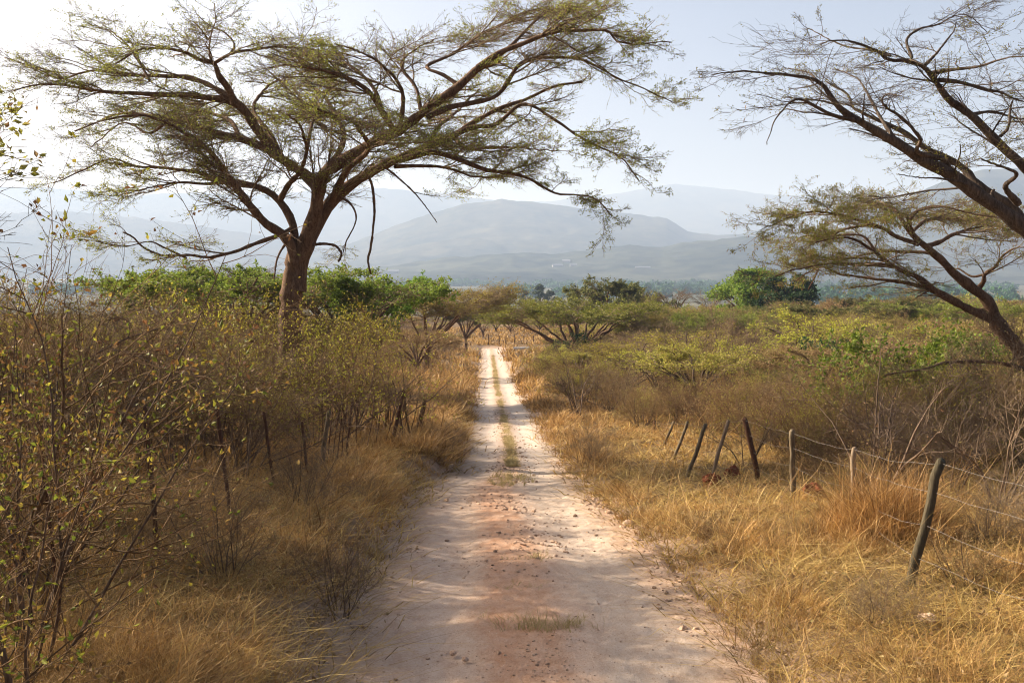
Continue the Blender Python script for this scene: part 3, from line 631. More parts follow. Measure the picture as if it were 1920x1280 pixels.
def bush_kind(seed, H, R, ns, leafm, leaf_n, la=.05, wa=.018, stem='stem', twig='twig_brown', spread=(8, 48), l1=7, l2=6, l3=4, r0=.018, top=0.0, flat=.85, lift=.05, t1=.22):
    """many stemmed shrub"""
    rng = np.random.default_rng(seed); gt = Geo(); g = Geo()
    a = rng.uniform(0, 2 * math.pi, ns); sp = np.radians(rng.uniform(spread[0], spread[1], ns))
    d = np.stack([np.cos(a) * np.sin(sp), np.sin(a) * np.sin(sp), np.cos(sp)], 1); d[:, :2] *= R / H * 1.5; d = nrm(d)
    st = np.stack([np.cos(a), np.sin(a), np.zeros(ns)], 1) * (rng.uniform(0, .16, ns) * R)[:, None]
    L = H * rng.uniform(.7, 1.12, ns); S = walk(st, d, L, 12, .09, -.12 if top == 0 else top, rng)
    SR = taper(r0 * rng.uniform(.6, 1.2, ns), 12, .25); gt.tubes(S, SR, 5)
    p, d, L1, r = spawn(S, SR, L, l1, rng, (t1, 1), (20, 60), flat, .06, .15, lr=.55, rr=.55, mode='cone'); r = np.maximum(r, .004)
    A = walk(p, d, L1, 7, .14, lift, rng); AR = taper(r, 7, .4); g.tubes(A, AR, 3)
    p, d, L2, r = spawn(A, AR, L1, l2, rng, (.15, 1), (20, 65), flat, .04, .2, lr=.6, rr=.65, mode='cone'); r = np.maximum(r, .0028)
    B = walk(p, d, L2, 5, .18, lift, rng); BR = taper(r, 5, .5); g.tubes(B, BR, 3)
    p, d, L3, r = spawn(B, BR, L2, l3, rng, (.1, 1), (25, 70), flat, .02, .25, lr=.65, rr=.75, mode='cone')
    C3 = walk(p, d, L3, 4, .2, 0, rng); CR = taper(np.maximum(r, .0022), 4, .6); g.tubes(C3, CR, 3)
    if leaf_n:
        w = np.clip(fbm(C3[:, -1, 0] * 1.1 + 7, C3[:, -1, 2] * 1.2 + C3[:, -1, 1], seed, 3) * 2 + .9, .08, 2.4)
        leaf_on(g, C3, CR, leaf_n * w, la, wa, rng, 1, (.1, 1), .03)
    return [('stems', gt.mesh('bush_stems', M[stem])), ('crown', g.mesh('bush_crown', [M[twig], M[leafm]]))]

def dome_kind(seed, R, H, th, leafm, nleaf, la=.22, wa=.09, bark='bark', lobes=26, dense=1.0):
    """round, densely leaved tree: leaf sprays gathered in many overlapping lobes"""
    rng = np.random.default_rng(seed); gt = Geo(); g = Geo()
    t = np.linspace(0, 1, 6); tr = R * .07
    gt.tube(np.stack([.08 * np.sin(t * 4) * th, .05 * t, t * th], 1), tr * np.linspace(1.2, .8, 6), 8)
    ang = rng.uniform(0, 2 * math.pi, lobes); v = rng.uniform(-.15, 1, lobes) ** 1.0; rad = np.sqrt(np.clip(1 - np.clip(v, 0, 1) ** 2, 0, 1)) * rng.uniform(.45, .86, lobes)
    C0 = np.stack([np.cos(ang) * rad * R, np.sin(ang) * rad * R, th * .9 + (H - th * .9) * (.12 + .72 * v)], 1)
    st = np.repeat(np.array([[0, 0, th * .85]]), lobes, 0)
    tt = np.linspace(0, 1, 8)[None, :, None]; mid = (st + C0) / 2 + np.array([0, 0, .12 * H])
    Q = (1 - tt) ** 2 * st[:, None] + 2 * tt * (1 - tt) * mid[:, None] + tt ** 2 * C0[:, None]
    gt.tubes(Q, np.linspace(.5, .08, 8)[None] * tr * np.ones((lobes, 1)), 5)
    per = nleaf // lobes
    for c in C0:
        lr = R * rng.uniform(.22, .40); k = int(per * rng.uniform(.6, 1.5))
        # sprays: leaves hang on short twigs reaching out of the lobe
        tw = 60; u = nrm(rng.normal(size=(tw, 3))); u[:, 2] = np.abs(u[:, 2]) * .8 - .15
        e = c + u * np.array([1, 1, .62]) * lr * rng.uniform(.45, 1.1, (tw, 1))
        seg = np.stack([np.repeat(c[None], tw, 0), (c + e) / 2 + rng.normal(0, .05 * lr, (tw, 3)), e], 1); g.tubes(seg, np.full((tw, 3), .01 * max(R / 4, .4)), 3, 0)
        idx = rng.integers(0, tw, k); s = rng.uniform(.5, 1.1, (k, 1)); pts = c + (e[idx] - c) * s + rng.normal(0, .09 * lr, (k, 3))
        g.leaves(pts, la, wa, rng, 1, None, .25)
    return [('trunk', gt.mesh('tree_trunk', M[bark])), ('crown', g.mesh('tree_crown', [M['twig'], M[leafm]]))]

KH = {}
def put(kind, name, label, cat, x, y, rot=0.0, sc=1.0, group=None, dz=0.0, szz=1.0):
    e = empty(name, (x, y, float(gz(x, y)) - .06 + dz), label, cat, group)
    e.rotation_euler = (0, 0, rot); e.scale = (sc, sc, sc * szz)
    for nm, me in kind: link(nm, me, e)
    return e
def at(px, d): return (px - CX) * d / F_PX
def row(z, d): return HZ + (EYE - z) * F_PX / d
def khgt(kk):
    if kk not in KH: KH[kk] = max(float(np.percentile(np.array([v.co.z for v in me.vertices]), 98)) for nm, me in K[kk])
    return KH[kk]

K = {}
K['flat_green'] = acacia_kind(41, 5.9, 5.2, 1.0, 'bark', 'leaf_umbrella', 7, 14, .10, .11, .04, l1=15, l2=8, t0=.68, lr1=.58, cz=(.52, .66))
K['flat_olive'] = acacia_kind(42, 4.3, 5.6, 1.7, 'bark', 'leaf_olive', 3.0, 12, .12, .10, .035, t0=.6, lr1=.54, cz=(.46, .70), shift=(2.0, 0), l1=15, l2=9, twig='twig')
K['flat_bright'] = acacia_kind(43, 3.4, 5.1, 1.8, 'bark', 'leaf_fig', 8, 10, .2, .10, .038, l1=12, l2=8, t0=.45)
K['flat_bright_b'] = acacia_kind(44, 3.0, 4.9, 1.6, 'bark', 'leaf_fig', 8, 9, .24, .10, .038, l1=12, l2=8, t0=.45)
K['flat_bare'] = acacia_kind(45, 3.0, 6.6, 2.2, 'bark_dark', 'leaf_olive', 0, 9, .25, l1=9, l2=7, twig='twig_grey')
K['domed_olive'] = acacia_kind(46, 4.4, 7.4, 2.0, 'bark', 'leaf_dull', 6, 11, .34, .16, .06, l1=13, l2=8, dome=.16)
K['pad_a'] = acacia_kind(47, 2.6, 2.9, .5, 'bark_dark', 'leaf_yellow', 3.4, 9, .22, .075, .028, l1=10, l2=7, dome=.12)
K['pad_b'] = acacia_kind(48, 2.4, 2.7, .5, 'bark_dark', 'leaf_olive', 2.4, 9, .22, .075, .028, l1=10, l2=7, dome=.2)
K['pad_c'] = acacia_kind(49, 2.5, 3.0, .6, 'bark', 'leaf_dry', .9, 9, .34, .06, .022, l1=11, l2=7, dome=.16, twig='twig_brown')
K['scrub_a'] = bush_kind(51, 2.2, 1.5, 16, 'leaf_dry', .7, .045, .014, l1=7, l2=6, l3=4)
K['scrub_b'] = bush_kind(52, 1.9, 1.6, 18, 'leaf_olive', .8, .045, .015, l1=7, l2=6, l3=4)
K['scrub_c'] = bush_kind(53, 2.4, 1.7, 16, 'leaf_dry', .35, .045, .014, twig='twig_grey', l1=7, l2=6, l3=5)
K['scrub_d'] = bush_kind(54, 1.5, 1.2, 14, 'leaf_dry', .9, .05, .014, l1=6, l2=5, l3=4)
K['scrub_y'] = bush_kind(55, 2.3, 1.5, 15, 'leaf_yellow', 1.15, .045, .016, l1=7, l2=6, l3=4)
K['thin_a'] = bush_kind(65, 2.5, 1.3, 9, 'leaf_olive', .8, .045, .015, l1=6, l2=6, l3=4, spread=(4, 34), t1=.42)
K['thin_b'] = bush_kind(66, 2.3, 1.4, 11, 'leaf_dry', .7, .045, .016, l1=7, l2=6, l3=4, spread=(5, 38), t1=.40)
K['green_shrub'] = bush_kind(56, 2.0, 1.6, 16, 'leaf_green', 3.2, .075, .03, twig='twig', l1=7, l2=6, l3=4)
K['dark_shrub'] = bush_kind(57, 2.3, 1.8, 18, 'leaf_dark', 5, .09, .04, twig='twig', l1=7, l2=6, l3=4)
K['bare_shrub'] = bush_kind(58, 2.6, 1.4, 6, 'leaf_dry', .15, .05, .015, stem='stem', twig='twig_grey', l1=7, l2=5, l3=3, r0=.022)
K['dome_green'] = dome_kind(61, 6.0, 8.6, 2.2, 'leaf_fig', 22000, .26, .11, lobes=34)
K['dome_dark'] = dome_kind(62, 4.2, 6.6, 1.6, 'leaf_dark', 9000, .26, .10, lobes=22)
K['gum'] = dome_kind(63, 4.0, 15.0, 5.0, 'leaf_gum', 7000, .6, .22, lobes=20)
K['gum_b'] = dome_kind(64, 3.0, 12.5, 4.0, 'leaf_gum', 5000, .6, .22, lobes=16)

G_BUSH_R = 'dry thornbushes of the right hand scrub'; G_BUSH_L = 'dry thornbushes behind the left fence'
# --- named trees
def put_top(kk, name, label, cat, px, d, top, rot, sc, group=None):
    want = d * (HZ - top) / F_PX + EYE - float(gz(at(px, d), d))
    return put(K[kk], name, label, cat, at(px, d), d, rot, sc, group, szz=want / (khgt(kk) * sc))
put_top('flat_green', 'acacia_tree', 'wide flat-topped yellow-green acacia right of the far end of the track', 'tree', 1082, 86, 562, .4, 1.0)
put(K['dark_shrub'], 'evergreen_bush', 'dark green dense bush under the flat-topped yellow-green acacia', 'bush', at(1078, 80), 80, .3, 1.0)
put_top('flat_olive', 'acacia_tree', 'brown-olive umbrella acacia left of the far end of the track', 'tree', 796, 75, 535, .0, .9)
put_top('domed_olive', 'acacia_tree', 'domed olive acacia standing above the flat-topped yellow-green one', 'tree', 1142, 128, 528, 1.2, 1.0)
put_top('flat_bare', 'bare_tree', 'small leafless tree between domed olive acacia and round green tree', 'tree', 1258, 112, 540, .4, .8)
put_top('dome_green', 'broadleaf_tree', 'large round bright green tree on the skyline right of centre', 'tree', 1405, 130, 508, .2, .98)
put_top('dome_dark', 'broadleaf_tree', 'dark olive rounded tree overlapping the round bright green tree', 'tree', 1478, 118, 520, .9, .95)
for i, (px, d, top, kk, lab) in enumerate([(1330, 150, 552, 'flat_bare', 'leafless tree in front of the valley just left of the round green tree'), (1590, 120, 556, 'flat_bare', 'pale leafless tree right of the round green tree'), (1215, 150, 556, 'domed_olive', 'dull olive acacia behind the small leafless tree'),
        (1655, 110, 566, 'domed_olive', 'olive acacia below the left boughs of the slanting trunks'), (1800, 100, 560, 'flat_bare', 'grey leafless tree far behind the slanting trunks'), (875, 120, 566, 'domed_olive', 'olive acacia close to the far end of the track on its left'),
        (1290, 88, 600, 'flat_green', 'low brownish-green acacia right of the flat-topped yellow-green one'), (1560, 84, 604, 'flat_olive', 'wide brown-olive acacia in the middle of the far right scrub'), (1720, 70, 598, 'flat_olive', 'brown-olive acacia in scrub left of the slanting trunks')]):
    put_top(kk, 'acacia_tree' if 'bare' not in kk else 'bare_tree', lab, 'tree', px, d, top, i * 1.9, .8)
for i, (px, d, s, kk, lab) in enumerate([(948, 420, .82, 'gum_b', 'hazy distant gum tree above the track, leftmost of its clump'), (985, 430, .72, 'gum', 'hazy distant gum tree, second from the left in its clump'),
        (1012, 410, .86, 'gum', 'hazy distant gum tree, tallest of its clump'), (1034, 420, .88, 'gum_b', 'hazy distant gum tree beside domed olive acacia, rightmost of its clump')]):
    put(K[kk], 'gum_tree', lab, 'tree', at(px, d), d, i * 1.3, s, 'gum trees beyond the end of the track')
for px, d, s, kk, lab in [(330, 50, 1.15, 'flat_bright_b', 'bright green acacia crown furthest left of the hero trunk'.replace('hero', 'big forked')), (440, 44, 1.12, 'flat_bright', 'bright green flat acacia just left of the big forked trunk'),
        (650, 46, 1.05, 'flat_bright', 'bright green flat acacia just right of the big forked trunk'), (706, 50, .85, 'flat_bright_b', 'bright green acacia between the big trunk and brown-olive umbrella acacia')]:
    put_top(kk, 'acacia_tree', lab, 'tree', px, d, {330: 508, 440: 503, 650: 512, 706: 526}[px], px * .37, s, 'bright green acacias behind the big tree')
put(K['flat_bare'], 'bare_tree', 'leafless grey flat-topped tree on the skyline left of the big trunk', 'tree', at(440, 60), 60, 2.2, 1.05)
RES = []
for px, d, kk, s, nm, lab, cat in [
    (1295, 60, 'pad_a', 1.15, 'acacia_shrub', 'yellow-green flat acacia shrub in the middle of the right scrub', 'shrub'),
    (1180, 56, 'pad_a', 1.0, 'acacia_shrub', 'yellow-green flat acacia shrub below the dark green dense bush', 'shrub'),
    (1525, 62, 'pad_a', 1.35, 'acacia_shrub', 'broad yellow-green flat acacia shrub left of the slanting trunks', 'shrub'),
    (1240, 46, 'pad_a', .9, 'acacia_shrub', 'low yellow-green acacia shrub above the leaning fence posts', 'shrub'),
    (1480, 42, 'green_shrub', .95, 'green_shrub', 'fresh green rounded shrub in the middle of the right scrub', 'shrub'),
    (1545, 46, 'dark_shrub', .9, 'evergreen_bush', 'small dark evergreen bush beside the fresh green rounded shrub', 'bush'),
    (1370, 48, 'scrub_c', 1.5, 'thornbush', 'large grey-brown domed thornbush amid yellow-green acacia shrubs', 'bush'),
    (1720, 29, 'green_shrub', 1.35, 'green_shrub', 'big leafy green shrub below the slanting trunks', 'shrub'),
    (1800, 31, 'green_shrub', 1.2, 'green_shrub', 'leafy green shrub right of the biggest green shrub', 'shrub'),
    (1860, 24, 'scrub_c', 1.1, 'thornbush', 'dense brown thornbush at the right edge behind the fence', 'bush'),
    (1090, 38, 'bare_shrub', 1.0, 'bare_bush', 'thin spindly bush beside the track, short of the far acacias', 'bush'),
    (1125, 44, 'scrub_y', .9, 'scrub_bush', 'yellowish scrub bush right behind the spindly trackside bush', 'bush'),
    (1645, 15.5, 'bare_shrub', 1.0, 'bare_bush', 'leafless forked bush behind the tall grass clump on the right', 'bush'),
    (1880, 15.0, 'bare_shrub', .9, 'bare_bush', 'leafless sapling at the right edge behind the fence', 'bush'),
    (1790, 17.0, 'bare_shrub', .7, 'bare_bush', 'low leafless bush behind the nearest wooden post', 'bush'),
    (1400, 22.5, 'bare_shrub', .55, 'bare_bush', 'small leafless bush behind the leaning posts', 'bush')]:
    put(K[kk], nm, lab, cat, at(px, d), d, px * .21, s); RES.append((at(px, d), d, 1.0 * s if 'pad' not in kk else 2.0 * s))

rng0 = np.random.default_rng(5)
used = RES + [(at(1085, 86), 86, 3.0), (at(1078, 80), 80, 2), (at(800, 75), 75, 2.5), (at(1405, 130), 130, 5), (at(1478, 118), 118, 4)]
def free(x, y, r):
    for (a, b, c) in used:
        if (a - x) ** 2 + (b - y) ** 2 < (r + c) ** 2: return False
    return True
def limit(px, d, left):
    if left:
        if d < 22: return np.interp(px, [-100, 250, 330, 520, 600], [520, 560, 590, 640, 660])
        if d < 34: return np.interp(px, [-100, 300, 480, 520, 600, 640, 760, 860], [545, 550, 575, 640, 640, 600, 645, 700])
        if d < 60: return np.interp(px, [-100, 300, 640, 700, 760, 880], [548, 552, 570, 620, 650, 660])
        return np.interp(px, [-100, 600, 760, 900], [545, 548, 600, 640])
    if d < 38: return np.interp(px, [1000, 1300, 1900], [738, 708, 662])
    if d < 60: return np.interp(px, [1000, 1250, 1400, 1900], [700, 662, 628, 598])
    if d < 90: return np.interp(px, [930, 1200, 1280, 1900], [650, 628, 582, 562])
    return np.interp(px, [930, 1000, 1240, 1330, 1520, 1900], [640, 630, 578, 574, 566, 548])
NMK = lambda kk: ('acacia_shrub', 'shrub') if 'pad' in kk else ('acacia_tree', 'tree') if kk in ('flat_green', 'flat_olive', 'domed_olive') else (('green_shrub', 'shrub') if kk == 'green_shrub' else (('evergreen_bush', 'bush') if kk == 'dark_shrub' else ('thornbush', 'bush')))
def fill(n, dr, pxr, kinds, rmin, name, labels, cat, group, sc=(.7, 1.25), fence=4.6, left=False):
    k = tries = 0
    while k < n and tries < n * 40:
        tries += 1
        d = math.sqrt(rng0.uniform(dr[0] ** 2, dr[1] ** 2)); px = rng0.uniform(*pxr); x = at(px, d); s = x - float(xc(d))
        lim = fence if not left else -fence
        if not left and d < 34: lim = max(lim, 6.0 - .06 * max(d - 24, 0))
        if left and d > 17: lim = min(lim, -4.3)
        if (not left and s < lim) or (left and s > lim): continue
        r = rmin * rng0.uniform(.8, 1.2)
        if not free(x, d, r): continue
        kk = kinds[rng0.integers(len(kinds))]; s1 = rng0.uniform(*sc); zz = rng0.uniform(.85, 1.15)
        room = (d * (HZ - limit(px, d, left)) / F_PX + EYE - float(gz(x, d))) / khgt(kk)      # tallest it may grow
        if room < .35: continue
        if s1 * zz > room: zz = min(zz, max(.75, room / s1)); s1 = min(s1, room / zz)
        used.append((x, d, r))
        put(K[kk], NMK(kk)[0], labels(px, d, kk), NMK(kk)[1], x, d, rng0.uniform(0, 6.28), s1, PL[kk] + (' behind the left fence' if left else ' right of the track'), szz=zz); k += 1
    return k
def where_r(px, d):
    if px < 1250: a = 'near the track edge'
    elif px < 1550: a = 'behind the leaning posts'
    else: a = 'under the slanting trunks'
    b = 'close behind the fence' if d < 32 else ('in the middle of the scrub' if d < 60 else 'far back in the scrub')
    return a, b
KW = {'flat_green': 'yellow-green flat-topped acacia', 'thin_a': 'thin-stemmed brown thornbush', 'thin_b': 'thin-stemmed dry-leaved thornbush', 'scrub_a': 'brown twiggy thornbush', 'scrub_b': 'olive-brown twiggy thornbush', 'scrub_c': 'grey-brown twiggy thornbush', 'scrub_d': 'low dry brown thornbush', 'scrub_y': 'yellow-green leafy scrub bush',
      'pad_a': 'yellow-green flat acacia shrub', 'pad_b': 'olive flat acacia shrub', 'pad_c': 'brown dry flat acacia shrub', 'green_shrub': 'green leafy shrub', 'dark_shrub': 'dark evergreen bush', 'bare_shrub': 'leafless grey bush',
      'flat_olive': 'brown-olive umbrella acacia', 'domed_olive': 'domed olive acacia'}
PL = {k: v + ('es' if v.endswith('sh') else 's') for k, v in KW.items()}
def lab_r(px, d, kk):
    a, b = where_r(px, d); return f'{KW[kk]} {b}, {a}'
def lab_l(px, d, kk):
    a = 'left of the big trunk' if px < 540 else 'between the big trunk and the track'
    b = 'just behind the fence' if d < 20 else ('level with the big tree' if d < 34 else 'far behind the fence'); return f'{KW[kk]} {b}, {a}'
fill(120, (20, 38), (1050, 2000), ['scrub_a', 'scrub_b', 'scrub_d', 'scrub_c', 'scrub_y', 'scrub_a'], .58, 'thornbush', lab_r, 'bush', G_BUSH_R, (.55, 1.05), 4.0)
fill(44, (30, 66), (1050, 2050), ['pad_a', 'pad_b', 'pad_c', 'pad_a', 'pad_b'], 1.5, 'acacia_shrub', lab_r, 'shrub', 'flat acacia shrubs of the right hand scrub', (.7, 1.2), 4)
fill(100, (36, 78), (1020, 2050), ['scrub_a', 'scrub_b', 'scrub_c', 'scrub_c', 'scrub_y'], 1.0, 'thornbush', lab_r, 'bush', G_BUSH_R, (.8, 1.3), 3.0)
fill(60, (66, 175), (1010, 2050), ['pad_b', 'pad_c', 'pad_c', 'pad_a', 'pad_b'], 2.2, 'acacia_shrub', lab_r, 'shrub', 'flat acacia shrubs of the right hand scrub', (1.1, 1.8), 3.5)
fill(30, (42, 120), (1180, 2040), ['flat_green', 'flat_olive', 'domed_olive', 'flat_olive'], 2.4, 'acacia_tree', lab_r, 'tree', '', (.55, .85), 5)
fill(12, (40, 110), (1150, 1950), ['green_shrub', 'dark_shrub'], 1.2, 'green_shrub', lab_r, 'shrub', 'green shrubs of the right hand scrub', (.8, 1.2), 4)
# left side
for px, d, kk, s, nm, lab in [
    (650, 27, 'scrub_y', 1.25, 'scrub_bush', 'yellow-green leafy bush just right of the big trunk foot'), (715, 30, 'scrub_y', 1.15, 'scrub_bush', 'yellow-green leafy bush nearest the track behind left fence'),
    (590, 22.5, 'scrub_y', 1.05, 'scrub_bush', 'yellow-green leafy bush in front of the big trunk'), (470, 21, 'scrub_y', 1.15, 'scrub_bush', 'yellow-green leafy bush left of the big trunk foot'),
    (395, 25, 'scrub_y', 1.25, 'scrub_bush', 'yellow-green leafy bush well left of the big trunk'), (765, 27, 'bare_shrub', 1.0, 'bare_bush', 'dark arching leafless bush leaning over the left fence')]:
    x = at(px, d); used.append((x, d, .6)); put(K[kk], nm, lab, 'bush', x, d, px * .3, s)
fill(14, (15, 21), (-60, 640), ['thin_a', 'thin_b', 'thin_a', 'scrub_c'], .6, 'thornbush', lab_l, 'bush', G_BUSH_L, (.8, 1.15), 3.6, True)
fill(30, (20.5, 34), (-80, 760), ['thin_a', 'thin_b', 'scrub_c', 'scrub_y', 'scrub_a'], .8, 'thornbush', lab_l, 'bush', G_BUSH_L, (.85, 1.35), 3.2, True)
fill(44, (34, 90), (-80, 850), ['scrub_a', 'scrub_b', 'scrub_y', 'pad_b', 'pad_c'], 1.2, 'thornbush', lab_l, 'bush', G_BUSH_L, (.9, 1.5), 2.6, True)
fill(22, (80, 170), (300, 890), ['pad_b', 'pad_c', 'pad_a'], 2.2, 'acacia_shrub', lab_l, 'shrub', 'flat acacia shrubs behind the left fence', (1.1, 1.8), 2.6, True)

for i, (x, y, kk, s) in enumerate([(-8.6, 13.0, 'scrub_c', 1.8), (-7.4, 8.2, 'scrub_b', 1.6), (-10.6, 13.6, 'flat_olive', 1.05)]):
    put(K[kk], 'thornbush' if 'scrub' in kk else 'acacia_tree', ['thornbush', 'acacia'][i > 1] + ' standing beyond the left edge of the photo behind the fence', 'bush' if 'scrub' in kk else 'tree', x, y, i * 1.1, s, 'plants beyond the left edge')
# --- leafy bushes in the left foreground
def front_bush(seed, x, y, H, lean, ns, label, leaf_n=2.0):
    rng = np.random.default_rng(seed); gt = Geo(); g = Geo()
    e = empty('leafy_bush', (x, y, float(gz(x, y)) - .08), label, 'bush', 'leafy bushes in the left foreground')
    a = rng.uniform(0, 6.28, ns); sp = np.radians(rng.uniform(3, 34, ns))
    d = np.stack([np.cos(a) * np.sin(sp) + lean, np.sin(a) * np.sin(sp), np.cos(sp)], 1); d = nrm(d)
    st = np.stack([np.cos(a) * .2, np.sin(a) * .2, 0 * a], 1); L = H * rng.uniform(.75, 1.1, ns)
    S = walk(st, d, L, 16, .085, -.05, rng); SR = taper(np.where(np.arange(ns) < 2, .022, .011) * rng.uniform(.8, 1.2, ns), 16, .2); gt.tubes(S, SR, 6)
    p, d, L1, r = spawn(S, SR, L, 13, rng, (.12, 1), (25, 65), .8, .15, .2, lr=.42, rr=.55, mode='cone'); A = walk(p, d, L1, 8, .13, .08, rng); AR = taper(np.maximum(r, .003), 8, .4); g.tubes(A, AR, 4)
    p, d, L2, r = spawn(A, AR, L1, 7, rng, (.15, 1), (25, 65), .8, .05, .2, lr=.5, rr=.65, mode='cone'); B = walk(p, d, L2, 6, .16, .05, rng); BR = taper(np.maximum(r, .0018), 6, .5); g.tubes(B, BR, 3)
    w = np.clip(fbm(B[:, -1, 0] * 1.6 + seed, B[:, -1, 2] * 1.4, seed, 3) * 2.6 + .8, .05, 3)
    leaf_on(g, B, BR, leaf_n * w * 1.3, .034, .0115, rng, 1, (.1, 1), .015)
    link('stems', gt.mesh('leafy_bush_stems', M['stem']), e); link('crown', g.mesh('leafy_bush_crown', [M['twig_brown'], M['leaf_bush']]), e)
front_bush(71, -2.85, 6.2, 2.6, .03, 15, 'tall leafy bush with dark stem at the left edge of the photo', 2.4)
front_bush(72, -3.5, 7.6, 2.6, .08, 9, 'leafy bush leaning right behind the tall dark-stemmed bush', 1.6)
front_bush(73, -4.6, 9.2, 2.6, .06, 8, 'half-bare leafy bush left of the first iron fence post', 1.1)
front_bush(74, -2.5, 5.3, 2.0, -.10, 10, 'yellowing leafy bush lowest in the left corner', 2.4)
front_bush(75, -4.8, 11.8, 2.3, .10, 6, 'brown thin-leaved bush behind the first two iron posts', .9)

# ------------------------------------------------------------------ far scrub and tree belts (masses)
def far_scrub():
    rng = np.random.default_rng(81); g = Geo()
    n = 950; d = np.sqrt(rng.uniform(70 ** 2, 330 ** 2, n)); px = rng.uniform(-120, 2040, n); x = at(px, d)
    ok = (np.abs(x - xc(d)) > 3.4) & ~((px > 880) & (px < 1030) & (d > 95) & (d < 158)); x, d = x[ok], d[ok]; n = len(d); z = gz(x, d)
    R = rng.uniform(1.1, 2.4, n); H = R * rng.uniform(.8, 1.3, n)
    px = CX + x * F_PX / d; lim = np.where(px < CX, np.interp(px, [-100, 600, 760, 930], [548, 552, 610, 650]), np.interp(px, [930, 1200, 1300, 1900], [650, 640, 590, 562]))
    H = np.clip(np.minimum(H, d * (HZ - lim) / F_PX + EYE - z), .3, None)
    k = 260
    a = nrm(rng.normal(size=(n, k, 3))); a[..., 2] = np.abs(a[..., 2]); rr = rng.uniform(.35, 1, (n, k, 1)) ** .5
    c = np.stack([x, d, z], 1)[:, None] + a * rr * np.stack([R, R, H], 1)[:, None]
    c[..., 2] += rng.normal(0, .12, (n, k))
    # each point is a fine forked twig spray
    tone = rng.integers(0, 4, n)
    for m in range(4):
        q = c[tone == m].reshape(-1, 3); kk = len(q)
        if kk == 0: continue
        dirs = nrm(rng.normal(size=(kk, 3)) + np.array([0, 0, .6])); pts = walk(q, dirs, rng.uniform(.25, .8, kk), 3, .3, 0, rng); g.tubes(pts, np.repeat([[.014, .01, .006]], kk, 0), 3, 0 if m % 2 else 1)
        g.leaves(pts[:, 1][: int(kk * (.9 if m in (1, 3) else .35))], .22, .07, rng, 2 + m, None, .3)
    o = link('scrubland', g.mesh('scrubland', [M['twig_brown'], M['twig_grey'], M['leaf_dry'], M['leaf_olive'], M['leaf_dry'], M['leaf_yellow']])); tag(o, 'brown and olive scrub covering the ground far behind both fences', 'scrub', kind='stuff')
far_scrub()
def belt():
    rng = np.random.default_rng(82); g = Geo()
    spots = []
    for p0, p1, d, n in ((755, 965, 2300, 70), (1000, 1350, 2050, 120), (1150, 1400, 1500, 50), (930, 1250, 1250, 40), (560, 760, 1700, 40), (1380, 1900, 1700, 120), (60, 420, 1500, 60), (1480, 1900, 900, 60), (700, 1200, 2900, 60)):
        px = rng.uniform(p0, p1, n); dd = d + rng.normal(0, 60, n); spots.append(np.stack([at(px, dd), dd], 1))
    S = np.concatenate(spots); n = len(S); z = zr(S[:, 1]); R = rng.uniform(4, 13, n); H = rng.uniform(5, 18, n) * rng.uniform(.6, 1, n); k = 90
    a = nrm(rng.normal(size=(n, k, 3))); rr = rng.uniform(.5, 1, (n, k, 1))
    c = np.stack([S[:, 0], S[:, 1], z + H * .55], 1)[:, None] + a * rr * np.stack([R, R, H * .45], 1)[:, None]
    g.leaves(c.reshape(-1, 3), 3.6, 1.8, rng, 0, None, .2)
    o = link('woodland', g.mesh('woodland', [M['leaf_dark']])); tag(o, 'dark hazy belts of trees across the valley floor', 'wood', kind='stuff')
belt()

# ------------------------------------------------------------------ grass
def grass(name, label, n_tuft, seed, mat, zone, hgt, blades, lean=.55, width=1.0, dmin=3.2, dmax=75, pw=.55, rad=.10):
    rng = np.random.default_rng(seed)
    u = rng.random(n_tuft); d = (dmin ** pw + u * (dmax ** pw - dmin ** pw)) ** (1 / pw); px = rng.uniform(-220, 2140, n_tuft)
    x = at(px, d); x, y, h = zone(x, d, rng, px)
    n = len(x)
    cnt = np.maximum(4, (blades * rng.uniform(.6, 1.4, n)).astype(int)); idx = np.repeat(np.arange(n), cnt); k = len(idx)
    a = rng.uniform(0, 6.283, k); r0 = np.abs(rng.normal(0, rad, k)) * (1 + y[idx] / 40)
    bx = x[idx] + np.cos(a) * r0; by = y[idx] + np.sin(a) * r0; bz = gz(bx, by) - .02
    H = h[idx] * hgt * rng.uniform(.45, 1.25, k)
    la = np.abs(rng.normal(lean, .42, k)); wind = rng.normal(0, .34, n)[idx]; wy = rng.normal(0, .25, n)[idx]
    a2 = a + rng.normal(0, .7, k); dx = np.cos(a2) * la + .10 + wind; dy = np.sin(a2) * la + wy
    W = np.maximum(.0018 * width, y[idx] * .00026 * width) * rng.uniform(.5, 1.7, k)
    b = np.stack([bx, by, bz], 1); side = np.stack([-np.sin(a2), np.cos(a2), 0 * a2], 1)
    th = rng.uniform(0, 6.283, k); side = np.stack([np.cos(th), np.sin(th), 0 * th], 1)
    kk_ = rng.normal(0, .17, (3, k, 3)) * H[None, :, None]; kk_[..., 2] *= .5
    def pt(t): return b + (kk_[0] * (t > .3) + kk_[1] * (t > .6) + kk_[2] * (t > .9)) + np.stack([dx * H * t ** 1.8, dy * H * t ** 1.8, H * t * (1 - .22 * np.clip(la, 0, 1.4) * t)], 1)
    p1, p2, p3 = pt(.4), pt(.75), pt(1.05)
    w = W[:, None]
    V = np.stack([b - side * w, b + side * w, p1 - side * w * .9, p1 + side * w * .9, p2 - side * w * .6, p2 + side * w * .6, p3], 1)
    i = (np.arange(k) * 7)[:, None]
    q = np.concatenate([i + np.array([[0, 1, 3, 2]]), i + np.array([[2, 3, 5, 4]])]); t = i + np.array([[4, 5, 6]])
    g = Geo(); g.add(V.reshape(-1, 3), q, t, 0, True)
    o = link(name, g.mesh(name, mat)); return tag(o, label, 'grass', kind='stuff')
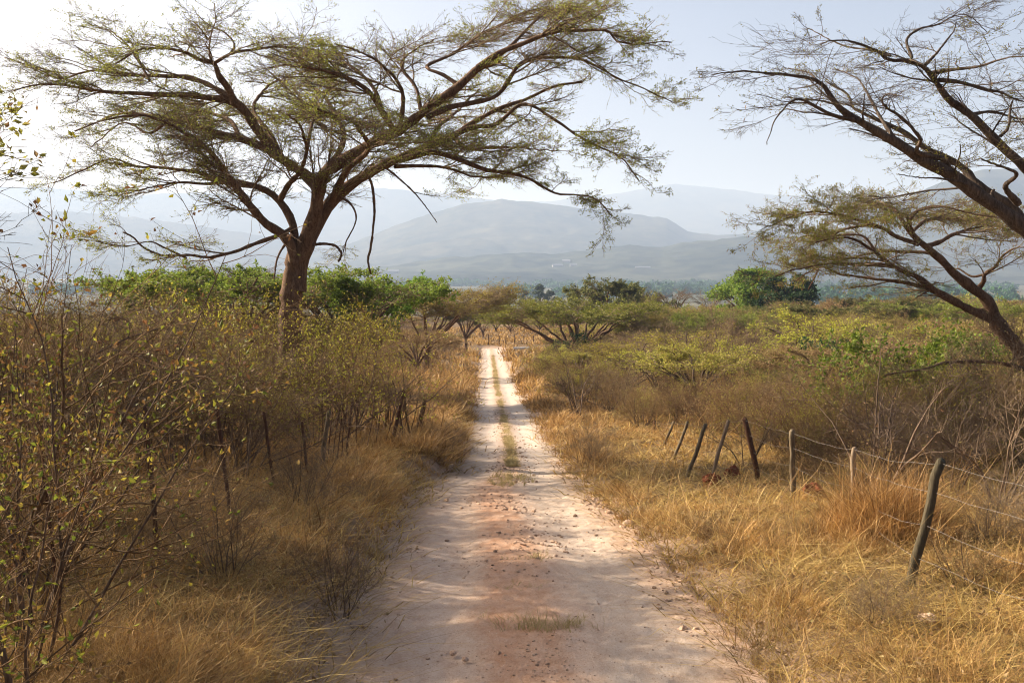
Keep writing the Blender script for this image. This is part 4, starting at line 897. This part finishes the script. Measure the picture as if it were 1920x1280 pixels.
def zone_verge(x, y, rng, px):
    s = x - xc(y); e = hw(y) + .12 - .10 * smooth(22, 24, y) + .16 * fbm(y * .8, np.sign(s) * 3., 91, 3) + np.where(s > 0, -.16, -.02)
    keep = (np.abs(s) > e) & (np.abs(s) < 30)
    dens = .55 + .9 * fbm(x * .55, y * .55, 92, 3); keep &= rng.random(len(x)) < np.clip(dens + .45, .15, 1)
    x, y, s, e = x[keep], y[keep], s[keep], e[keep]
    h = (.13 + .50 * np.clip(fbm(x * 1.1, y * 1.1, 93, 4) + .10, 0, 1.3)) * (.55 + .45 * smooth(0, .8, np.abs(s) - e)) * np.where(s < 0, 1.15, .66) * (1 - .5 * (s > 2) * smooth(14.5, 16, y) * (1 - smooth(26, 30, y))) * (1 - .75 * np.exp(-((x - 3.4) ** 2 + (y - 9.7) ** 2) / .35))
    h *= 1 + .9 * smooth(22.6, 24, y) * (1 - smooth(70, 100, y)) * (1 - smooth(1.7, 2.5, np.abs(s)))
    
    return x, y, h
tag_g = grass('dry_grass', 'golden dry grass covering both verges of the track', 27000, 101, M['grass'], zone_verge, 1.0, 27, .85, rad=.075)
def zone_stalk(x, y, rng, px):
    x, y, h = zone_verge(x, y, rng, px); k = fbm(x * .5, y * .5, 95, 3) > -.15; return x[k], y[k], .45 + .4 * rng.random(k.sum())
grass('dry_stalks', 'thin pale seed stalks standing above the dry grass', 5200, 105, M['grass'], zone_stalk, 1.0, 5, .28, .8)
def zone_litter(x, y, rng, px):
    s = x - xc(y); k = (np.abs(s) > hw(y) - .12) & (np.abs(s) < 20); return x[k], y[k], .16 + .10 * rng.random(k.sum())
grass('straw_litter', 'flattened broken straw lying among the dry grass', 12000, 106, M['grass'], zone_litter, 1.0, 9, 2.6, 1.5, dmax=40, rad=.16)
def leaf_litter():
    rng = np.random.default_rng(107); n = 9000; d = 4 * (30 / 4) ** rng.random(n); px = rng.uniform(-200, 2100, n); x = at(px, d); s = x - xc(d); k = (np.abs(s) > hw(d)) & (np.abs(s) < 9)
    x, d = x[k], d[k]; g = Geo(); g.leaves(np.stack([x, d, gz(x, d) + rng.uniform(.02, .16, len(x))], 1), .05, .014, rng, 0, None, .5)
    tag(link('fallen_leaves', g.mesh('fallen_leaves', M['leaf_dry'])), 'brown fallen leaves caught in the verge grass', 'leaves', kind='stuff')
leaf_litter()
def zone_tussock(x, y, rng, px):
    n = 260; x = 4.1 + rng.normal(0, .30, n); y = 12.6 + rng.normal(0, .42, n); r = np.hypot((x - 4.1) / .30, (y - 12.6) / .42)
    return x, y, np.where(x < 4.0, .62, .9) * np.exp(-.18 * r ** 2) * rng.uniform(.6, 1.0, n)
o = grass('grass_tussock', 'tall golden grass clump swallowing a fence post on the right', 10, 104, M['grass'], zone_tussock, 1.0, 26, .3)
o['kind'] = 'thing'; o['category'] = 'grass clump'
def zone_mid(x, y, rng, px):
    # green-grey strip between the wheel tracks beyond the junction, plus small tufts nearer
    n = 5200; y = 24.5 + 95 * rng.random(n) ** 1.6; s = rng.normal(0, .055, n) + .02; k = rng.random(n) < .75 + fbm(y * .5, 0 * y, 97, 3) * .6; y, s = y[k], s[k]; x = s + xc(y); h = (.03 + .04 * rng.random(len(x))) * np.where(y < 42, 1.3, 1)
    tx, ty, th = [x], [y], [h]
    for (px_, py_, d, m, sx, sy, hh) in ((1020, 1170, 9.1, 55, .16, .12, .11), (1000, 1050, 12.3, 20, .14, .12, .09), (955, 890, 22, 40, .22, .35, .14), (945, 905, 21, 30, .2, .3, .12), (985, 1110, 10.6, 16, .12, .1, .07)):
        tx.append(at(px_, d) + rng.normal(0, sx, m)); ty.append(d + rng.normal(0, sy, m)); th.append(np.full(m, hh))
    return np.concatenate(tx), np.concatenate(ty), np.concatenate(th)
grass('verge_grass', 'short grey-green grass on the strip between the wheel tracks', 10, 102, M['grass_green'], zone_mid, 1.0, 9, .6, rad=.022)
def zone_far(x, y, rng, px):
    s = x - xc(y); keep = (np.abs(s) > hw(y) + .1) | (y > 138); keep &= np.abs(s) < 14 + .05 * y; x, y, s = x[keep], y[keep], s[keep]
    return x, y, .42 + .3 * rng.random(len(x))
grass('dry_grass', 'tall straw-coloured grass at the far end of the track', 5200, 103, M['grass'], zone_far, 1.0, 16, .4, 1.3, 55, 210, .6)

for i, (px, py, sc_, lab) in enumerate([(1110, 870, .30, 'small dark dead shrublet on the right verge where the track narrows'), (1330, 1010, .16, 'low dead shrublet in the grass below the red clods'), (845, 860, .26, 'dark dead shrublet on the left verge where the track narrows'),
        (1490, 1010, .2, 'dead shrublet at the foot of the upright brown post'), (560, 960, .3, 'grey dead shrublet in shaded grass right of the iron stakes'), (700, 940, .22, 'small dead shrublet near the left road bank'), (420, 1090, .28, 'dead shrublet in the shaded grass below the first iron stake'),
        (1800, 1100, .3, 'dead shrublet right of the nearest wooden post'), (1640, 1180, .16, 'low dead shrublet in flattened grass below the nearest wooden post'), (240, 1010, .3, 'dead shrublet left of the first iron stake'), (640, 1150, .22, 'dead shrublet at the edge of the left bank')]):
    d_ = next(d for d in np.arange(4, 60, .05) if P(px, py, d)[2] <= float(gz(P(px, py, d)[0], d)))
    put(K['scrub_d' if i % 2 else 'scrub_c'], 'dead_shrublet', lab, 'shrub', P(px, py, d_)[0], d_, i * 1.7, sc_ * 1.25)

rs_ = np.random.default_rng(66)
for i in range(26):                                     # twiggy dry growth along the back of the right fence
    d_ = 9.5 + 13 * rs_.random(); sx_ = 4.3 + 2.6 * rs_.random() + (.5 if d_ < 14 else 0); kk = ['scrub_c', 'scrub_d', 'thin_a', 'bare_shrub'][i % 4]
    put(K[kk], 'dry_shrublet', {'scrub_c': 'knee-high grey-brown twiggy shrublet', 'scrub_d': 'low dry brown shrublet', 'thin_a': 'thin-stemmed dry shrublet', 'bare_shrub': 'leafless spindly shrublet'}[kk] + ' in the grass just behind the right fence', 'shrub', float(xc(d_)) + sx_, d_, i * 1.3, rs_.uniform(.28, .55), 'dry shrublets behind the right fence')

for i, (px, d, top, kk, lab) in enumerate([(905, 168, 596, 'pad_c', 'brown flat acacia closing the view left of the far track end'), (930, 190, 590, 'pad_b', 'olive flat acacia straight beyond the far track end'), (958, 176, 596, 'pad_c', 'brown flat acacia just right of the far track end'), (985, 200, 586, 'flat_olive', 'umbrella acacia beyond the pale horizontal pole'),
        (1012, 182, 592, 'pad_b', 'olive flat acacia beyond the distant fence, right end'), (885, 205, 580, 'domed_olive', 'dark domed acacia beyond the far track end on the left'), (945, 230, 582, 'domed_olive', 'dark domed acacia farthest beyond the track end'), (1035, 215, 580, 'flat_olive', 'pale umbrella acacia behind the flat-topped yellow-green one')]):
    put_top(kk, 'acacia_tree', lab, 'tree', px, d, top, i * 1.1, 1.25 if 'pad' in kk else .85)

# ------------------------------------------------------------------ stones
_ico = np.array([(0, 0, 1), (.894, 0, .447), (.276, .851, .447), (-.724, .526, .447), (-.724, -.526, .447), (.276, -.851, .447), (.724, .526, -.447), (-.276, .851, -.447), (-.894, 0, -.447), (-.276, -.851, -.447), (.724, -.526, -.447), (0, 0, -1)])
_icf = np.array([(0, 1, 2), (0, 2, 3), (0, 3, 4), (0, 4, 5), (0, 5, 1), (1, 6, 2), (2, 7, 3), (3, 8, 4), (4, 9, 5), (5, 10, 1), (1, 10, 6), (2, 6, 7), (3, 7, 8), (4, 8, 9), (5, 9, 10), (6, 11, 7), (7, 11, 8), (8, 11, 9), (9, 11, 10), (10, 11, 6)])
def gravel():
    rng = np.random.default_rng(111); n = 30000
    d = 4.5 * (45 / 4.5) ** rng.random(n); s = rng.uniform(-1.6, 1.75, n)
    cw = np.exp(-(s / .42) ** 2) + .8 * np.exp(-((s - 1.5) / .28) ** 2) + .5 * np.exp(-((s + 1.35) / .3) ** 2) + .10
    k = rng.random(n) < cw * (.45 + fbm(s * 1.4, d * .5, 112, 2)); s, d = s[k], d[k]; n = len(s)
    size = .0045 + .009 * rng.random(n) ** 3 + .018 * rng.random(n) ** 16; size *= np.clip(d / 9, .8, 1.8)
    x = s + xc(d); z = road_z(s, d)
    V = _ico[None] * rng.uniform(.6, 1.25, (n, 12, 1)) * (size[:, None, None] * np.stack([np.ones(n), rng.uniform(.7, 1.2, n), rng.uniform(.45, .8, n)], 1)[:, None])
    V = V + np.stack([x, d, z + size * .25], 1)[:, None]
    F = (np.arange(n) * 12)[:, None, None] + _icf[None]
    g = Geo(); g.add(V.reshape(-1, 3), None, F.reshape(-1, 3), 0, False)
    tag(link('gravel', g.mesh('gravel', M['rock'])), 'small loose stones scattered over the dirt track', 'gravel', kind='stuff')
gravel()
def lump(name, loc, size, seed, mat, label, cat, group=None, sub=2, rough=.35):
    import bmesh
    bm = bmesh.new(); bmesh.ops.create_icosphere(bm, subdivisions=sub, radius=1); rng = np.random.default_rng(seed); o = rng.uniform(0, 50, 3)
    for v in bm.verts:
        c = np.array(v.co); f = 1 + rough * float(fbm(np.array([c[0] * 1.6 + o[0]]), np.array([c[1] * 1.6 + c[2] * 1.3 + o[1]]), seed, 3)[0]) + rng.normal(0, .05)
        v.co = Vector((c[0] * f * size[0], c[1] * f * size[1], c[2] * f * size[2]))
    me = bpy.data.meshes.new(name); bm.to_mesh(me); bm.free(); me.materials.append(M[mat])
    ob = link(name, me); ob.location = loc; ob.rotation_euler = (0, 0, rng.uniform(0, 6)); return tag(ob, label, cat, group)
def on_ground(px, py):
    """walk the sight line of a photo pixel until it meets the ground"""
    for d in np.arange(4, 120, .03):
        p = P(px, py, d)
        if p[2] <= float(gz(p[0], d)): return p
    return p
for i, (px, py, sz, lab) in enumerate([(1178, 985, .10, 'large tan stone at the lower end of the row on the right road edge'), (1160, 972, .075, 'tan stone just above the largest one on the right road edge'),
        (1168, 990, .06, 'small tan stone left of the largest one on the right road edge'), (1140, 962, .06, 'tan stone midway along the row on the right road edge'), (1128, 950, .055, 'brown stone upper midway along the row on the right road edge'),
        (1115, 938, .05, 'small brown stone near the top of the row on the right road edge'), (1106, 925, .05, 'small brown stone topmost in the row on the right road edge'), (1227, 1024, .05, 'single brown stone on bare edge below the row of stones'),
        (1280, 1182, .045, 'red-brown stone on the right wheel track, left of its twin'), (1305, 1181, .035, 'red-brown stone on the right wheel track, right of its twin'), (850, 1227, .035, 'dark stone on the left wheel track near the bottom'), (873, 1238, .03, 'small dark stone lowest on the left wheel track')]):
    p = on_ground(px, py); lump('stone', (p[0], p[1], float(gz(p[0], p[1])) + sz * .2), (sz, sz * .8, sz * .6), 120 + i, 'rock', lab, 'stone', 'stones along the track')
p = on_ground(1743, 1172); lump('stone', (p[0], p[1], p[2] + .05), (.085, .06, .045), 140, 'rock', 'pale flat stone in the grass near the nearest wooden post', 'stone')
p = P(1330, 936, 19.2); lump('earth_clod', (p[0], p[1], float(gz(p[0], p[1])) + .07), (.17, .13, .17), 141, 'clod', 'red earth clod heap at the foot of the pale leaning post', 'earth heap', None, 4, .8)
p = P(1372, 930, 20.6); lump('earth_clod', (p[0], p[1], float(gz(p[0], p[1])) + .1), (.15, .12, .11), 142, 'clod', 'low red earth clod right of the pale leaning post', 'earth heap', None, 4, .8)
p = P(1525, 958, 17.2); lump('earth_clod', (p[0], p[1], float(gz(p[0], p[1])) + .06), (.18, .13, .12), 143, 'clod', 'red earth clod half hidden in grass right of the upright post', 'earth heap', None, 4, .8)

# ------------------------------------------------------------------ fences
def post_mesh(a, b, r, mat, seed, k=8):
    """a wooden or iron stake from a (foot) to b (top), with a bevelled, slightly uneven head"""
    rng = np.random.default_rng(seed); t = np.array([0, .12, .3, .5, .7, .88, .985, 1.0]); q = np.asarray(a)[None] * (1 - t[:, None]) + np.asarray(b)[None] * t[:, None]
    q[1:-1] += rng.normal(0, r * .18, (6, 3)); rad = r * np.array([1.05, 1.03, 1, .98, .97, .96, .95, .72]) * (1 + rng.normal(0, .03, 8))
    g = Geo(); g.tube(q, rad, k); return g.mesh('fence_post', M[mat])
def fence(name, label, posts, levels, mats, wire_r, droppers=0, seed=1, skip=()):
    x0, y0 = posts[0][2][0], posts[0][2][1]
    root = empty(name, (x0, y0, float(gz(x0, y0))), label, 'fence'); O = np.array(root.location); rng = np.random.default_rng(seed)
    ends = []
    for i, (r, mat, foot, top, lab) in enumerate(posts):
        f = np.array(foot) - O; t = np.array(top) - O; f0 = f - (t - f) * .12
        o = link('fence_post', post_mesh(f0, t, r, mat, seed * 100 + i), root); ends.append((f, t, r))
        if lab: o['label'] = lab
    for lv in levels:
        g = Geo()
        for i in range(len(ends) - 1):
            (f1, t1, r1), (f2, t2, r2) = ends[i], ends[i + 1]
            lv1 = lv; a = f1 + (t1 - f1) * lv1; b = f2 + (t2 - f2) * lv1
            off = np.array([-1, 0, 0]) * .0
            s = np.linspace(0, 1, 9)[:, None]; q = a * (1 - s) + b * s + off; sag = .02 * np.linalg.norm(b - a) * rng.uniform(.2, 1.3) if lv < .9 else .012 * np.linalg.norm(b - a)
            q[:, 2] -= (4 * s * (1 - s))[:, 0] * sag; q[1:-1] += rng.normal(0, .006, (7, 3)); g.tube(q, np.full(9, wire_r), 4)
        link('wire', g.mesh('wire', M['wire' if mats == 'wire' else mats]), root)
    if droppers:
        for i in range(len(ends) - 1):
            (f1, t1, r1), (f2, t2, r2) = ends[i], ends[i + 1]
            if i in skip: continue
            for s in (np.arange(droppers) + 1) / (droppers + 1):
                a = f1 * (1 - s) + f2 * s; b = t1 * (1 - s) + t2 * s; b = b + rng.normal(0, .05, 3) * np.array([1, 1, .6]); c = a + (b - a) * .02
                g = Geo(); g.tube(np.array([c, (c + b) / 2 + rng.normal(0, .015, 3), b]), [.010, .010, .010], 4); link('dropper', g.mesh('dropper', M['rust']), root)
    return root
def stake(foot_px, top_px, d, r, mat, lab=None, dt=0.0):
    x = P(foot_px[0], foot_px[1], d)[0]; f = (x, d, float(gz(x, d))); t = tuple(P(top_px[0], top_px[1], d + dt)); return (r, mat, f, t, lab)
right = [stake((2080, 1400), (2110, 935), 7.2, .05, 'post'),
    stake((1703, 1130), (1768, 862), 9.9, .046, 'post_dark', 'dark round wooden post leaning right, nearest in the fence', .1), stake((1596, 1000), (1601, 838), 14.0, .036, 'post_pale', 'grey post standing in a tall grass clump'),
    stake((1487, 955), (1485, 807), 17.2, .045, 'post', 'upright brown post right of the rusty broken one'), stake((1424, 930), (1396, 784), 19.2, .045, 'rust', 'dark rough post leaning left'),
    stake((1332, 925), (1366, 787), 20.2, .036, 'post_pale', 'pale post leaning right above the red clods'), stake((1288, 930), (1323, 795), 20.6, .038, 'post', 'brown post leaning right, left of the pale one'),
    stake((1262, 880), (1290, 790), 24.5, .034, 'post'), stake((1244, 850), (1264, 790), 28, .034, 'post'), stake((1226, 850), (1228, 789), 33, .045, 'rust'), stake((1208, 840), (1225, 795), 35, .036, 'post'),
    stake((1152, 825), (1164, 790), 42, .04, 'post'), stake((1088, 800), (1088, 778), 55, .045, 'post'), stake((1058, 790), (1058, 774), 62, .045, 'post')]
fence('wire_fence', 'sagging wire fence on leaning wooden posts along the right verge', right, [.22, .48, .74, .97], 'wire', .0016, 0, 3)
left = [stake((120, 1250), (70, 790), 7.2, .013, 'rust'), stake((299, 1062), (271, 762), 9.4, .021, 'rust', 'nearest rusty iron stake'), stake((437, 985), (406, 762), 11.6, .021, 'rust'), stake((516, 905), (494, 772), 15.0, .021, 'rust'), stake((577, 905), (566, 790), 17.2, .021, 'rust'),
    stake((603, 880), (616, 770), 19.0, .04, 'post', 'thick dark wooden post half hidden by bush'), stake((649, 845), (660, 752), 21.2, .022, 'rust'), stake((733, 835), (757, 730), 24.5, .042, 'rust', 'thick dark post leaning right'), stake((786, 800), (796, 750), 30, .05, 'rust'), stake((812, 790), (822, 752), 37, .03, 'rust'), stake((835, 775), (842, 748), 46, .03, 'rust')]
fence('wire_fence', 'rusty wire fence of iron stakes and droppers along the left verge', left, [.25, .5, .75, .98], 'rust', .0024, 4, 4, (0, 1, 2, 3, 4))
farp = [stake((px, 652), (px + dx, 627 + (i % 3)), 143, .06, 'rust') for i, (px, dx) in enumerate([(916, 0), (936, 0), (948, 1), (965, 0), (982, 0), (1000, 0), (1022, 0)])]
fence('wire_fence', 'small distant fence across the far end of the track', farp, [.4, .9], 'rust', .008, 0, 5)
fx, fd = P(963, 654, 126)[0], 126.0; zb = P(963, 653, 126)[2]; x2 = P(992, 653, 126)[0]
e = empty('pole_barrier', (fx, fd, float(gz(fx, fd))), 'pale horizontal pole beside the far end of the track', 'barrier'); O = np.array(e.location)
g = Geo(); tt = np.linspace(0, 1, 5)[:, None]; g.tube(np.array([fx, fd, zb]) * (1 - tt) + np.array([x2 + .1, fd + .2, zb + .02]) * tt - O, np.full(5, .13), 8); link('pole', g.mesh('pole', M['white']), e)
for xx in (fx + .15, x2 - .1): link('support', post_mesh(np.array([xx, fd + .12, float(gz(xx, fd)) - .2]) - O, np.array([xx, fd + .12, zb + .05]) - O, .06, 'post', 7), e)

# ------------------------------------------------------------------ haze
hz = Geo(); hx, y0h, y1h, zl, zh = 13000, -70, 14500, -70, 760
V = [(-hx, y0h, zl), (hx, y0h, zl), (hx, y1h, zl), (-hx, y1h, zl), (-hx, y0h, zh), (hx, y0h, zh), (hx, y1h, zh), (-hx, y1h, zh)]
hz.add(V, [(3, 2, 1, 0), (4, 5, 6, 7), (0, 1, 5, 4), (1, 2, 6, 5), (2, 3, 7, 6), (3, 0, 4, 7)], None, 0, False)
hm, ht = new_mat('haze'); pv = N(ht, 'ShaderNodeVolumePrincipled'); pv.inputs['Color'].default_value = (.50, .66, .94, 1); pv.inputs['Absorption Color'].default_value = (.25, .25, .25, 1); pv.inputs['Density'].default_value = 2.0e-4; pv.inputs['Anisotropy'].default_value = .15
ho = N(ht, 'ShaderNodeOutputMaterial'); ht.links.new(pv.outputs[0], ho.inputs['Volume'])
tag(link('haze', hz.mesh('haze', hm)), kind='stuff')
